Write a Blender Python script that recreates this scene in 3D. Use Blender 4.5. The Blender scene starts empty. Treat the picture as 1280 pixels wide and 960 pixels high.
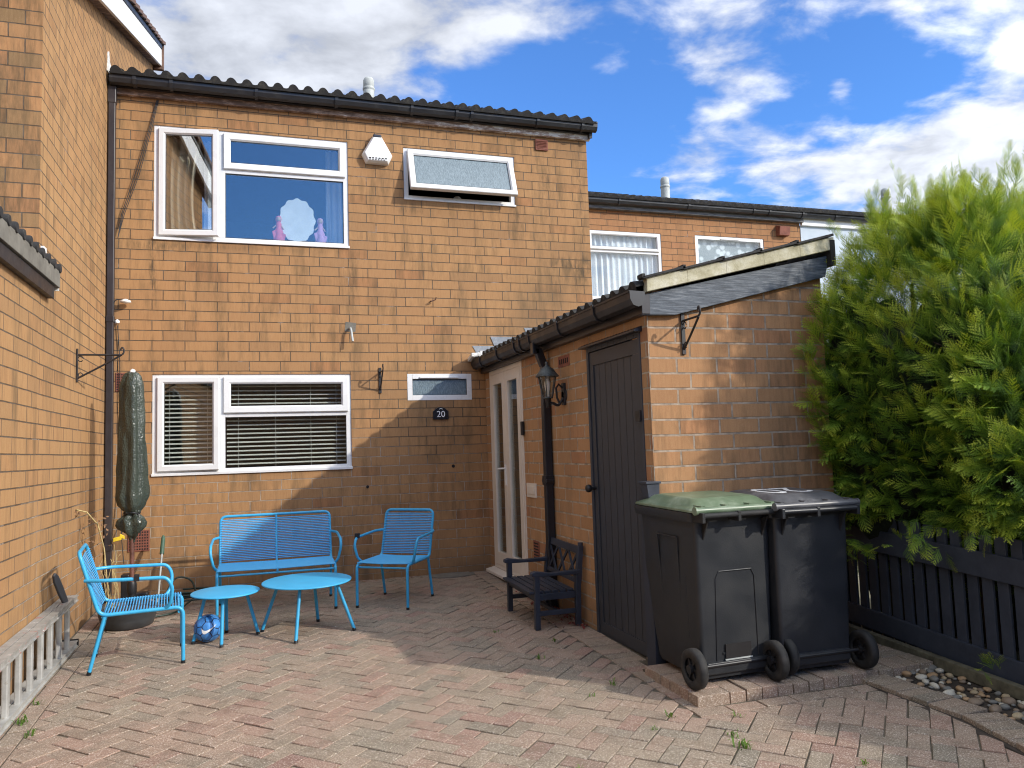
import bpy, bmesh, math, random
import numpy as np
from mathutils import Vector, Matrix, noise
R = math.radians
random.seed(7); rng = np.random.default_rng(7)
sc = bpy.context.scene
col = sc.collection

# ------------------------------------------------------------------ camera
CAM = Vector((1.27466, -8.26173, 1.30172)); YAW, PITCH, ROLL = R(18.1156), R(4.69105), R(-1.86985)
f = Vector((math.sin(YAW)*math.cos(PITCH), math.cos(YAW)*math.cos(PITCH), math.sin(PITCH)))
r0 = Vector((math.cos(YAW), -math.sin(YAW), 0)); u0 = r0.cross(f)
rr = r0*math.cos(ROLL)+u0*math.sin(ROLL); uu = -r0*math.sin(ROLL)+u0*math.cos(ROLL)
cd = bpy.data.cameras.new('camera'); cam = bpy.data.objects.new('camera', cd); col.objects.link(cam)
m = Matrix((rr, uu, -f)).transposed().to_4x4(); m.translation = CAM; cam.matrix_world = m
cd.sensor_width = 36; cd.lens = 976.87/1280*36; cd.clip_start = .05; cd.clip_end = 2000
sc.camera = cam

# ------------------------------------------------------------------ light
SUN = Vector((1.0, -1.0, 0.735)).normalized()          # towards the sun
elev = math.asin(SUN.z)
world = bpy.data.worlds.new('World'); sc.world = world; world.use_nodes = True
wn, wl = world.node_tree.nodes, world.node_tree.links
wn.clear()
out = wn.new('ShaderNodeOutputWorld'); bg = wn.new('ShaderNodeBackground'); bg.inputs['Strength'].default_value = .15
sky = wn.new('ShaderNodeTexSky'); sky.sky_type = 'NISHITA'; sky.sun_disc = False
sky.sun_elevation = elev; sky.sun_rotation = R(135); sky.air_density = 1.0; sky.dust_density = .35; sky.ozone_density = 3.0
tc = wn.new('ShaderNodeTexCoord')
def wmath(op, a, b=None, c=None):
    n = wn.new('ShaderNodeMath'); n.operation = op
    for i, v in enumerate((a, b, c)):
        if v is None: continue
        if isinstance(v, (int, float)): n.inputs[i].default_value = v
        else: wl.new(v, n.inputs[i])
    return n.outputs[0]
# cloud layer: the view direction projected onto a flat sheet high above
sep = wn.new('ShaderNodeSeparateXYZ'); wl.new(tc.outputs['Generated'], sep.inputs[0])
zc = wmath('ADD', wmath('MAXIMUM', sep.outputs['Z'], 0.0), .16)
px = wmath('DIVIDE', sep.outputs['X'], zc); py = wmath('DIVIDE', sep.outputs['Y'], zc)
comb = wn.new('ShaderNodeCombineXYZ'); wl.new(px, comb.inputs[0]); wl.new(py, comb.inputs[1])
def wnoise(scale, detail, rough, dist, off):
    mp = wn.new('ShaderNodeMapping'); mp.inputs['Location'].default_value = off; mp.inputs['Rotation'].default_value = (0, 0, R(20))
    mp.inputs['Scale'].default_value = (1, 1.15, 1)
    wl.new(comb.outputs[0], mp.inputs[0])
    n = wn.new('ShaderNodeTexNoise'); n.inputs['Scale'].default_value = scale; n.inputs['Detail'].default_value = detail
    n.inputs['Roughness'].default_value = rough; n.inputs['Distortion'].default_value = dist; wl.new(mp.outputs[0], n.inputs['Vector'])
    return n.outputs['Fac']
n1 = wnoise(1.7, 9, .54, .15, (3.1, 1.7, 0)); n2 = wnoise(6.5, 7, .55, .2, (7.7, 2.2, 0))
dens = wmath('ADD', wmath('ADD', wmath('MULTIPLY', n1, .52), wmath('MULTIPLY', n2, .38)), .325)
def lobe(x, y, w, amp):       # more (or less) cloud towards one direction of the sky, given as a pixel of the photo
    d = (f + rr*((x-640)/976.87) - uu*((y-480)/976.87)).normalized()
    vm = wn.new('ShaderNodeVectorMath'); vm.operation = 'DISTANCE'; wl.new(tc.outputs['Generated'], vm.inputs[0]); vm.inputs[1].default_value = d
    g = wmath('POWER', 2.718, wmath('MULTIPLY', wmath('POWER', wmath('DIVIDE', vm.outputs['Value'], w), 2.0), -1.0))
    return wmath('MULTIPLY', g, amp)
# broken cloud added out of view as fill light, a clearer patch over the house and another behind the camera
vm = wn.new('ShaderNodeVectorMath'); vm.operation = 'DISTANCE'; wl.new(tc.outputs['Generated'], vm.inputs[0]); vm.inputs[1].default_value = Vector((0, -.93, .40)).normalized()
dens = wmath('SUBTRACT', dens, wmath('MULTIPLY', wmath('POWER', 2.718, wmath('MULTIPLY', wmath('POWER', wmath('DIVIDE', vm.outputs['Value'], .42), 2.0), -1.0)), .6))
for L in ((640, 200, .85, -.36), (270, 35, .12, .14), (430, 15, .12, .15), (590, 25, .09, .13), (720, 0, .06, .08), (900, 60, .060, .13), (990, 30, .05, .08), (1120, 0, .05, .11), (1220, -15, .05, .09), (870, 190, .04, .10), (960, 190, .06, .12), (1060, 230, .08, .13), (1180, 205, .08, .16), (1270, 180, .07, .15), (1270, 60, .020, .13), (1050, 105, .016, .11),
          (1150, 95, .07, -.07), (1010, 125, .05, -.05), (740, 110, .08, -.08), (620, 120, .08, -.08), (330, 75, .03, -.04)):
    dens = wmath('ADD', dens, lobe(*L))
mr = wn.new('ShaderNodeMapRange'); mr.interpolation_type = 'SMOOTHSTEP'; wl.new(dens, mr.inputs[0])
mr.inputs[1].default_value = .49; mr.inputs[2].default_value = .64
shade = wn.new('ShaderNodeMapRange'); wl.new(n2, shade.inputs[0]); shade.inputs[1].default_value = .35; shade.inputs[2].default_value = .65
shade.inputs[3].default_value = .70; shade.inputs[4].default_value = 1.12
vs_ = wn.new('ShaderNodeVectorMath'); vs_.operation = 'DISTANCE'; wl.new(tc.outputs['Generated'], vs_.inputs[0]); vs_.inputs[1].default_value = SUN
fill_glow = wmath('ADD', 1.0, wmath('MULTIPLY', wmath('POWER', 2.718, wmath('MULTIPLY', wmath('POWER', wmath('DIVIDE', vs_.outputs['Value'], .85), 2.0), -1.0)), 4.4))   # clouds brightened near the sun, added as fill light for the shade
cc = wn.new('ShaderNodeVectorMath'); cc.operation = 'SCALE'; cc.inputs[0].default_value = (2.8, 2.9, 3.1); wl.new(wmath('MULTIPLY', shade.outputs[0], fill_glow), cc.inputs['Scale'])
tint = wn.new('ShaderNodeMix'); tint.data_type = 'RGBA'; tint.blend_type = 'MULTIPLY'; tint.inputs[0].default_value = 1
wl.new(sky.outputs[0], tint.inputs[6]); tint.inputs[7].default_value = (.42, .68, 1.02, 1)
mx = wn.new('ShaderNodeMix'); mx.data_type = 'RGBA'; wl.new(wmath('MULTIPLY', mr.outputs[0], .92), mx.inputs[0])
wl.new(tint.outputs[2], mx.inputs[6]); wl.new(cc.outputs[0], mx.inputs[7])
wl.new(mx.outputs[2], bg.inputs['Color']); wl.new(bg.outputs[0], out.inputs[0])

sd = bpy.data.lights.new('sun', 'SUN'); sd.energy = 2.0; sd.angle = R(.9); sd.color = (1, .93, .82)
so = bpy.data.objects.new('sun', sd); col.objects.link(so); so.rotation_euler = (-SUN).to_track_quat('-Z', 'Y').to_euler(); so.location = (6, -6, 8)
sc.view_settings.view_transform = 'Standard'; sc.view_settings.look = 'None'; sc.view_settings.gamma = 1
sc.view_settings.use_curve_mapping = False; sc.view_settings.exposure = 0.84
sc.cycles.pixel_filter_type = 'BLACKMAN_HARRIS'; sc.cycles.filter_width = 1.1
sc.cycles.max_bounces = 8; sc.cycles.transparent_max_bounces = 12

# ------------------------------------------------------------------ constants
K = .02434                       # the drive falls away from the house
XL, XS, YS = -.0965, 3.6708, -3.7775   # left wall plane, outbuilding side wall, outbuilding front wall
def gz(y): return K*max(min(y, .5), -9.5)
TILT = Matrix.Rotation(math.atan(K), 4, 'X')

# ------------------------------------------------------------------ object helpers
def tag(o, label=None, cat=None, group=None, kind=None):
    if label: o['label'] = label
    if cat: o['category'] = cat
    if group: o['group'] = group
    if kind: o['kind'] = kind
    return o
def empty(name, loc, label, cat, group=None, rz=0, tilt=True):
    o = bpy.data.objects.new(name, None); col.objects.link(o); o.empty_display_size = .1
    M = (TILT if tilt else Matrix()) @ Matrix.Rotation(rz, 4, 'Z'); M.translation = Vector(loc); o.matrix_world = M
    return tag(o, label, cat, group)
class MB:
    def __init__(s): s.v = []; s.f = []; s.m = []; s.mi = 0; s.sm = []; s.smooth = False
    def add(s, vs, fs):
        b = len(s.v); s.v += [tuple(v) for v in vs]
        for q in fs: s.f.append([b+i for i in q]); s.m.append(s.mi); s.sm.append(s.smooth)
        return s
    def box(s, a, b):
        (x0, y0, z0), (x1, y1, z1) = a, b
        if x0 > x1: x0, x1 = x1, x0
        if y0 > y1: y0, y1 = y1, y0
        if z0 > z1: z0, z1 = z1, z0
        return s.add([(x0,y0,z0),(x1,y0,z0),(x1,y1,z0),(x0,y1,z0),(x0,y0,z1),(x1,y0,z1),(x1,y1,z1),(x0,y1,z1)],
              [(0,3,2,1),(4,5,6,7),(0,1,5,4),(1,2,6,5),(2,3,7,6),(3,0,4,7)])
    def obox(s, c, ax, ay, az):    # oriented box: centre and three half axes
        c, ax, ay, az = map(Vector, (c, ax, ay, az)); vs = []
        for k in (-1, 1):
            for i, j in ((-1,-1),(1,-1),(1,1),(-1,1)): vs.append(c+ax*i+ay*j+az*k)
        return s.add(vs, [(0,3,2,1),(4,5,6,7),(0,1,5,4),(1,2,6,5),(2,3,7,6),(3,0,4,7)])
    def prism(s, pts, d):          # planar polygon extruded by vector d
        n = len(pts); d = Vector(d); P = [Vector(p) for p in pts]
        return s.add(P+[p+d for p in P], [tuple(range(n))[::-1], tuple(range(n, 2*n))]+[(i, (i+1)%n, n+(i+1)%n, n+i) for i in range(n)])
    def tube(s, pts, r, n=8, closed=False, caps=True):
        P = [Vector(p) for p in pts]; N = len(P); rad = r if isinstance(r, (list, tuple)) else [r]*N
        s0 = s.smooth; s.smooth = True; rings = []; up = None
        for i in range(N):
            a = P[i-1] if (i or closed) else P[i]; b = P[(i+1) % N] if (i < N-1 or closed) else P[i]
            t = (b-a).normalized()
            if up is None: up = Vector((0,0,1)) if abs(t.z) < .9 else Vector((1,0,0))
            e = up - t*up.dot(t)
            if e.length < 1e-6: e = t.orthogonal()
            e.normalize(); up = e; g = t.cross(e)
            rings.append([P[i]+(e*math.cos(2*math.pi*k/n)+g*math.sin(2*math.pi*k/n))*rad[i] for k in range(n)])
        vs = [v for q in rings for v in q]; fs = []
        for i in range(N if closed else N-1):
            j = (i+1) % N
            for k in range(n): fs.append((i*n+k, i*n+(k+1)%n, j*n+(k+1)%n, j*n+k))
        s.add(vs, fs)
        s.smooth = s0
        if caps and not closed:
            s.add(rings[0], [tuple(range(n))[::-1]]); s.add(rings[-1], [tuple(range(n))])
        return s
    def lathe(s, prof, c=(0,0,0), n=24, axis='z', cap=True):     # prof: list of (radius, height)
        c = Vector(c); s0 = s.smooth; s.smooth = True; vs = []
        for r, h in prof:
            for k in range(n):
                a = 2*math.pi*k/n; p = (r*math.cos(a), r*math.sin(a), h)
                if axis == 'x': p = (h, p[0], p[1])
                if axis == 'y': p = (p[1], h, p[0])
                vs.append(c+Vector(p))
        fs = [(i*n+k, i*n+(k+1)%n, (i+1)*n+(k+1)%n, (i+1)*n+k) for i in range(len(prof)-1) for k in range(n)]
        s.add(vs, fs); s.smooth = False
        if cap:
            s.add(vs[:n], [tuple(range(n))[::-1]]); s.add(vs[-n:], [tuple(range(n))])
        s.smooth = s0; return s
    def build(s, name, mat, parent=None, bevel=0, world=True, weld=False):
        me = bpy.data.meshes.new(name); me.from_pydata(s.v, [], s.f)
        mats = mat if isinstance(mat, (list, tuple)) else [mat]
        for q in mats: me.materials.append(q)
        me.polygons.foreach_set('material_index', s.m); me.polygons.foreach_set('use_smooth', s.sm)
        bm = bmesh.new(); bm.from_mesh(me)
        if weld: bmesh.ops.remove_doubles(bm, verts=bm.verts, dist=1e-5)
        bmesh.ops.recalc_face_normals(bm, faces=bm.faces); bm.to_mesh(me); bm.free()
        me.update()
        o = bpy.data.objects.new(name, me); col.objects.link(o)
        if parent is not None:
            o.parent = parent
            if world:            # mesh coordinates are world coordinates
                o.matrix_parent_inverse = wm(parent).inverted()
        if bevel:
            b = o.modifiers.new('bevel', 'BEVEL'); b.width = bevel; b.segments = 2; b.limit_method = 'ANGLE'; b.angle_limit = R(40)
        return o
def wm(o):
    M = o.matrix_basis.copy()
    while o.parent is not None:
        M = o.parent.matrix_basis @ o.matrix_parent_inverse @ M if False else M
        M = o.matrix_parent_inverse @ M; o = o.parent; M = o.matrix_basis @ M
    return M
def fil(pts, rad, n=5):          # polyline with rounded corners
    P = [Vector(p) for p in pts]; o = [P[0]]
    for i in range(1, len(P)-1):
        a, b, c = P[i-1], P[i], P[i+1]; r = min(rad, (a-b).length*.49, (c-b).length*.49)
        p, q = b+(a-b).normalized()*r, b+(c-b).normalized()*r
        for k in range(n+1):
            t = k/n; o.append(p*(1-t)**2+b*2*t*(1-t)+q*t*t)
    return o+[P[-1]]

# ------------------------------------------------------------------ materials
class NT:
    def __init__(s, name):
        s.mat = bpy.data.materials.new(name); s.mat.use_nodes = True; s.n = s.mat.node_tree.nodes; s.l = s.mat.node_tree.links
        s.b = s.n['Principled BSDF']; s.tc = s.n.new('ShaderNodeTexCoord')
    def set(s, sock, v):
        if hasattr(v, 'is_output'): s.l.new(v, sock)
        else: sock.default_value = v if not (isinstance(v, tuple) and len(v) == 3 and sock.type == 'RGBA') else (*v, 1)
    def math(s, op, a, b=0., c=None, clamp=False):
        n = s.n.new('ShaderNodeMath'); n.operation = op; n.use_clamp = clamp; s.set(n.inputs[0], a); s.set(n.inputs[1], b)
        if c is not None: s.set(n.inputs[2], c)
        return n.outputs[0]
    def vec(s, x=0., y=0., z=0.):
        n = s.n.new('ShaderNodeCombineXYZ'); s.set(n.inputs[0], x); s.set(n.inputs[1], y); s.set(n.inputs[2], z); return n.outputs[0]
    def xyz(s, v=None):
        n = s.n.new('ShaderNodeSeparateXYZ'); s.l.new(v or s.tc.outputs['Object'], n.inputs[0]); return n.outputs
    def map(s, scale=(1,1,1), loc=(0,0,0), rot=(0,0,0), v=None):
        n = s.n.new('ShaderNodeMapping'); n.inputs['Scale'].default_value = scale; n.inputs['Location'].default_value = loc; n.inputs['Rotation'].default_value = rot
        s.l.new(v or s.tc.outputs['Object'], n.inputs[0]); return n.outputs[0]
    def noise(s, scale, detail=4, rough=.55, v=None, dist=0, col=False):
        n = s.n.new('ShaderNodeTexNoise'); n.inputs['Scale'].default_value = scale; n.inputs['Detail'].default_value = detail
        n.inputs['Roughness'].default_value = rough; n.inputs['Distortion'].default_value = dist; s.l.new(v or s.tc.outputs['Object'], n.inputs['Vector'])
        return n.outputs['Color' if col else 'Fac']
    def ramp(s, fac, stops, interp='LINEAR'):
        n = s.n.new('ShaderNodeValToRGB'); cr = n.color_ramp; cr.interpolation = interp
        while len(cr.elements) < len(stops): cr.elements.new(.5)
        for e, (p, c) in zip(cr.elements, stops): e.position = p; e.color = (*c, 1) if isinstance(c, tuple) else (c, c, c, 1)
        s.l.new(fac, n.inputs[0]); return n.outputs[0]
    def mix(s, fac, a, b, blend='MIX'):
        n = s.n.new('ShaderNodeMix'); n.data_type = 'RGBA'; n.blend_type = blend; s.set(n.inputs[0], fac); s.set(n.inputs[6], a); s.set(n.inputs[7], b); return n.outputs[2]
    def rng(s, v, a, b, c=0., d=1.):
        n = s.n.new('ShaderNodeMapRange'); s.set(n.inputs[0], v)
        for i, q in enumerate((a, b, c, d)): n.inputs[i+1].default_value = q
        return n.outputs[0]
    def bump(s, h, dist=.01, strength=1., prev=None):
        n = s.n.new('ShaderNodeBump'); n.inputs['Distance'].default_value = dist; n.inputs['Strength'].default_value = strength; s.l.new(h, n.inputs['Height'])
        if prev: s.l.new(prev, n.inputs['Normal'])
        s.l.new(n.outputs[0], s.b.inputs['Normal']); return n.outputs[0]
    def done(s, base=None, rough=.6, metal=0., spec=.5):
        if base is not None: s.set(s.b.inputs['Base Color'], base)
        s.set(s.b.inputs['Roughness'], rough); s.b.inputs['Metallic'].default_value = metal; s.b.inputs['Specular IOR Level'].default_value = spec
        return s.mat
def plain(name, c, rough=.5, metal=0., var=.12, scale=9., spec=.5, bump=0., dirt=0., dirtc=(.12,.10,.08)):
    t = NT(name); n = t.noise(scale, 5, .6)
    c2 = tuple(x*(1-var*1.6) for x in c); c3 = tuple(min(1, x*(1+var)) for x in c)
    b = t.ramp(n, [(.3, c2), (.7, c3)])
    if dirt:
        d = t.noise(scale*.35, 7, .68, v=t.map(loc=(3, 5, 1)))
        b = t.mix(t.rng(d, .5, .72, 0, dirt), b, dirtc)
    if bump: t.bump(t.noise(scale*9, 3), .002, bump)
    return t.done(b, t.rng(n, .2, .8, rough*.85, min(1, rough*1.15)), metal, spec)

def brick_mat(name, axis, off=(0., .06), mortar_lo=(.42,.34,.26), mortar_hi=(.10,.066,.042), split=(1.15, 1.5), ms=.0046, cols=None, grime=1., seed=0., streak=.5, off_fac=.667, dark_mix=0., spots=()):
    t = NT(name); x, y, z = t.xyz(); u = x if axis == 'x' else y
    wob = t.noise(2.2, 2, .5)
    uu_ = t.math('ADD', t.math('SUBTRACT', u, off[0]), t.rng(wob, 0, 1, -.006, .006)); vv = t.math('ADD', t.math('SUBTRACT', z, off[1]), t.rng(t.noise(1.7, 2, .5, v=t.map(loc=(9,4,2))), 0, 1, -.004, .004))
    # each brick sits a touch askew
    fine = t.noise(26, 3, .6, col=True); fs = t.xyz(fine)
    U = t.math('ADD', uu_, t.rng(fs[0], 0, 1, -.0022, .0022)); V = t.math('ADD', vv, t.rng(fs[1], 0, 1, -.0022, .0022))
    def bt(v, s, c1, c2, mort):
        n = t.n.new('ShaderNodeTexBrick'); n.offset = off_fac; n.offset_frequency = 2; n.squash = 1
        t.l.new(v, n.inputs['Vector']); n.inputs['Scale'].default_value = 1; n.inputs['Mortar Size'].default_value = s; n.inputs['Mortar Smooth'].default_value = .25
        n.inputs['Brick Width'].default_value = .3; n.inputs['Row Height'].default_value = .1; n.inputs['Bias'].default_value = 0
        n.inputs['Color1'].default_value = c1; n.inputs['Color2'].default_value = c2; n.inputs['Mortar'].default_value = mort; return n
    v0 = t.vec(U, V, 0.)
    b = bt(v0, ms, (0,0,0,1), (1,1,1,1), (.5,.5,.5,1))
    cols = cols or [(0, (.285,.160,.074)), (.15, (.34,.185,.082)), (.5, (.375,.204,.088)), (.86, (.395,.22,.096)), (.95, (.37,.187,.080)), (1, (.355,.162,.070))]
    base = t.ramp(b.outputs['Color'], cols)
    # faces of the bricks: drag marks, speckle, burnt patches
    drag = t.noise(1, 5, .65, v=t.map(scale=(70, 70, 9) , loc=(seed, 0, 0)))
    base = t.mix(t.rng(drag, .35, .75, 0, .22), base, (.50,.31,.16)); base = t.mix(t.rng(drag, .52, .28, 0, .22), base, (.22,.11,.055))
    spk = t.noise(190, 2, .7); base = t.mix(t.rng(spk, .55, .75, 0, .25), base, (.60,.42,.24)); base = t.mix(t.rng(spk, .42, .25, 0, .35), base, (.16,.08,.04))
    big = t.noise(.9, 5, .6, v=t.map(loc=(seed*3, seed, 2))); base = t.mix(t.rng(big, .35, .7, 0, .35), base, (.37,.19,.085))
    # soot streaks that run down the wall, broken brick by brick
    st = t.noise(1, 7, .72, v=t.map(scale=(7, 7, 1.1), loc=(seed*2.3, 4, 1)))
    per = t.rng(b.outputs['Color'], 0, 1, -.05, .08)
    sm = t.math('MULTIPLY', t.rng(t.math('ADD', st, per), .50, .70, 0, 1), streak)
    base = t.mix(sm, base, (.115,.078,.042))
    if spots:
        tot = 0.
        for (sx, sz, wx, wz, amt) in spots:
            gx = t.math('POWER', t.math('DIVIDE', t.math('SUBTRACT', x, sx), wx), 2.); gzz = t.math('POWER', t.math('DIVIDE', t.math('SUBTRACT', z, sz), wz), 2.)
            tot = t.math('ADD', tot, t.math('MULTIPLY', t.math('POWER', 2.718, t.math('MULTIPLY', t.math('ADD', gx, gzz), -1.)), amt))
        sn = t.noise(1, 6, .75, v=t.map(scale=(16, 16, 3.5), loc=(2, 7, 5))); base = t.mix(t.math('MULTIPLY', t.math('MINIMUM', tot, 1.), t.rng(sn, .42, .60, 0, .85)), base, (.075,.058,.036))
    if dark_mix: base = t.mix(dark_mix, base, (.20,.12,.07))
    # mortar: pale where repointed low down, dark above, with thin joint shadow put into the colour
    h = t.math('ADD', z, t.rng(t.noise(1.1, 4, .6), .3, .7, -.5, .5)); lo = t.rng(h, split[0], split[1], 1, 0)
    mort = t.mix(lo, mortar_hi, mortar_lo); mort = t.mix(t.rng(t.noise(14, 4, .6), .4, .66, 0, .75), mort, tuple(.36*c for c in mortar_lo))
    mort = t.mix(t.rng(t.noise(3.2, 4, .7, v=t.map(loc=(1, 8, 3))), .62, .7, 0, .6), mort, (.45,.38,.32))
    base = t.mix(b.outputs['Fac'], base, mort)
    g = t.noise(.7, 6, .65, v=t.map(loc=(5+seed, 2, 7))); base = t.mix(t.rng(g, .54, .78, 0, .45*grime), base, (.12,.09,.055))
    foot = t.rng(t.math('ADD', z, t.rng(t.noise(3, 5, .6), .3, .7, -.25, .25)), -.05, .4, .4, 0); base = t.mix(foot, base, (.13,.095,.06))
    hgt = t.math('ADD', t.math('MULTIPLY', b.outputs['Fac'], -1.), t.math('MULTIPLY', drag, .22))
    hgt = t.math('ADD', hgt, t.math('MULTIPLY', b.outputs['Color'], .18))
    t.bump(hgt, .006, .9)
    return t.done(base, .93, 0, .25)

def glass_mat(name, refl=.13, tint=(1,1,1), rough=0., wav=.0):
    t = NT(name); t.n.remove(t.b); o = t.n['Material Output']
    tr = t.n.new('ShaderNodeBsdfTransparent'); tr.inputs[0].default_value = (*tint, 1); gl = t.n.new('ShaderNodeBsdfGlossy'); gl.inputs['Roughness'].default_value = rough
    fr = t.n.new('ShaderNodeLayerWeight'); fr.inputs[0].default_value = .5
    fac = t.math('ADD', refl, t.math('MULTIPLY', t.math('POWER', fr.outputs['Facing'], 4.), .6), clamp=True)
    mx = t.n.new('ShaderNodeMixShader'); t.l.new(fac, mx.inputs[0]); t.l.new(tr.outputs[0], mx.inputs[1]); t.l.new(gl.outputs[0], mx.inputs[2]); t.l.new(mx.outputs[0], o.inputs[0])
    bp = t.n.new('ShaderNodeBump'); bp.inputs['Distance'].default_value = wav; t.l.new(t.noise(2.5, 2), bp.inputs['Height'])
    if wav: t.l.new(bp.outputs[0], gl.inputs['Normal'])
    return t.mat

M = {}
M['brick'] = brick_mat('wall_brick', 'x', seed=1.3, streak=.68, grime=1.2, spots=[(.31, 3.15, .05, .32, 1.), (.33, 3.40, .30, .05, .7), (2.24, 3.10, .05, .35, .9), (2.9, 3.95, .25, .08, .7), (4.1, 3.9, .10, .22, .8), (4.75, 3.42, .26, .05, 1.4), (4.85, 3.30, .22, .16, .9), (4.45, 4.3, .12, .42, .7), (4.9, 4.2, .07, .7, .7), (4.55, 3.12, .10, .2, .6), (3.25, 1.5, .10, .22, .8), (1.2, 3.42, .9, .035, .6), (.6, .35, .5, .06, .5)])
M['brick_side'] = brick_mat('left_wall_brick', 'y', seed=4.1, streak=.62, split=(.6, 1.0), cols=[(0, (.31,.18,.082)), (.2, (.37,.21,.090)), (.7, (.41,.235,.102)), (1, (.385,.203,.086))])
M['brick_left_front'] = brick_mat('left_front_brick', 'x', seed=7.7, streak=.9, cols=[(0, (.17,.11,.055)), (.25, (.24,.15,.07)), (.4, (.40,.20,.085)), (.7, (.43,.215,.09)), (1, (.38,.165,.075))])
sh_cols = [(0, (.33,.175,.085)), (.3, (.41,.22,.105)), (.6, (.45,.24,.115)), (.85, (.42,.21,.10)), (1, (.44,.195,.095))]
M['brick_shed_side'] = brick_mat('outbuilding_side_brick', 'y', seed=2.2, split=(5, 6), ms=.0072, mortar_lo=(.46,.38,.29), cols=[(0, (.33,.18,.09)), (.4, (.42,.24,.12)), (.8, (.44,.25,.13)), (1, (.38,.17,.09))], streak=.3, off_fac=.5)
M['brick_shed_front'] = brick_mat('outbuilding_front_brick', 'x', off=(3.875, .052), seed=9.2, split=(5, 6), ms=.0078, mortar_lo=(.43,.335,.25), cols=sh_cols, streak=.65, grime=.9)
M['brick_far'] = brick_mat('neighbour_brick', 'x', seed=5.5, cols=[(0, (.28,.13,.06)), (.4, (.36,.175,.08)), (.8, (.38,.19,.088)), (1, (.34,.14,.07))], streak=.3)
M['upvc'] = plain('white_upvc', (.74,.74,.73), .28, var=.03, scale=4, dirt=.16, dirtc=(.45,.43,.38))
M['upvc_door'] = plain('cream_upvc', (.72,.66,.58), .32, var=.04, scale=4, dirt=.25, dirtc=(.42,.36,.29))
M['glass_far'] = glass_mat('neighbour_glass', .04, (.95,.97,.97))
M['glass_case'] = glass_mat('casement_glass', .34, (.95,.97,.97), wav=.0006)
M['glass'] = glass_mat('window_glass', .17, (.9,.95,.95), wav=.0006)
M['glass_low'] = glass_mat('lower_window_glass', .11, (.92,.95,.95), wav=.0005)
t = NT('frosted_glass'); n = t.noise(120, 3, .6, v=t.map(scale=(1,1,.35))); t.bump(n, .004, .8); M['frost'] = t.done(t.ramp(n, [(.3, (.10,.14,.16)), (.7, (.20,.26,.29))]), .25, 0, .7)
t = NT('net_curtain'); x, y, z = t.xyz(); w = t.noise(1, 3, .5, v=t.map(scale=(26,1,.6))); p = t.noise(60, 3, .7)
M['net'] = t.done(t.mix(t.rng(p, .4, .6, 0, .5), t.ramp(w, [(.3, (.42,.46,.50)), (.65, (.82,.84,.86))]), (.5,.54,.58)), .9)
t = NT('black_gutter_plastic'); n = t.noise(7, 5, .65); M['gutter'] = t.done(t.mix(t.rng(n, .55, .75, 0, .4), (.019,.019,.022), (.07,.066,.06)), t.rng(n, .3, .7, .32, .6))
M['pipe'] = plain('brown_black_pipe', (.032,.028,.031), .38, var=.2, scale=5, dirt=.35, dirtc=(.12,.10,.085))
M['pipe2'] = plain('black_pipe', (.014,.016,.022), .33, var=.2, scale=5, dirt=.2, dirtc=(.06,.06,.06))
t = NT('roof_tile'); n = t.noise(16, 6, .7); M['tile'] = t.done(t.mix(t.rng(n, .5, .7, 0, .6), (.018,.017,.017), (.08,.073,.055)), .85); t.bump(t.noise(90, 3), .003, .5)
t = NT('brown_roof_tile'); n = t.noise(16, 6, .7); M['tile_brown'] = t.done(t.mix(t.rng(n, .45, .7, 0, .7), (.15,.085,.06), (.07,.05,.04)), .85)
t = NT('weathered_fascia_wood'); x, y, z = t.xyz(); n = t.noise(9, 7, .72, v=t.map(scale=(1,1,5))); pk = t.rng(x, 1.2, 5, -.12, .12)
M['oldwood'] = t.done(t.ramp(t.math('ADD', n, pk), [(.36, (.13,.085,.065)), (.5, (.34,.24,.19)), (.57, (.50,.40,.34)), (.62, (.72,.69,.65))]), .85)
t = NT('grey_fascia_wood'); n = t.noise(5, 7, .7, v=t.map(scale=(1,1,9))); M['greywood'] = t.done(t.ramp(n, [(.35, (.045,.045,.05)), (.6, (.16,.16,.165))]), .7)
t = NT('weathered_navy_board'); n = t.noise(7, 8, .75, v=t.map(scale=(1.2,1,14), rot=(0,R(-14),0))); t.bump(n, .004, .6)
M['barge'] = t.done(t.ramp(n, [(.35, (.022,.03,.042)), (.5, (.06,.075,.095)), (.68, (.19,.21,.23))]), .6)
t = NT('lichen_undercloak'); n = t.noise(9, 8, .7); M['verge'] = t.done(t.ramp(n, [(.3, (.30,.265,.16)), (.5, (.48,.44,.30)), (.68, (.62,.59,.47))]), .95); t.bump(t.noise(60, 4), .004, .7)
t = NT('grey_undercloak'); n = t.noise(9, 8, .7); M['verge_grey'] = t.done(t.ramp(n, [(.3, (.115,.105,.085)), (.68, (.20,.185,.155))]), .95)
t = NT('lead_flashing'); n = t.noise(12, 7, .7); M['lead'] = t.done(t.ramp(n, [(.3, (.15,.165,.185)), (.55, (.24,.26,.285)), (.75, (.50,.51,.51))]), .6)
M['white'] = plain('white_paint', (.78,.78,.76), .5, var=.04, scale=5, dirt=.12, dirtc=(.4,.38,.33))
t = NT('white_mortar'); n = t.noise(25, 6, .7); M['plaster'] = t.done(t.ramp(n, [(.35, (.42,.40,.36)), (.55, (.76,.75,.72))]), .9); t.bump(n, .01, .8)
t = NT('pale_blue_render'); n = t.noise(5, 6, .6); M['render'] = t.done(t.ramp(n, [(.3, (.47,.54,.60)), (.7, (.55,.61,.66))]), .9)
t = NT('terracotta_vent'); n = t.noise(14, 5, .6); M['terra'] = t.done(t.ramp(n, [(.3, (.17,.055,.035)), (.7, (.27,.095,.06))]), .8)
M['hole'] = plain('vent_hole', (.012,.01,.01), .9)
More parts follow.
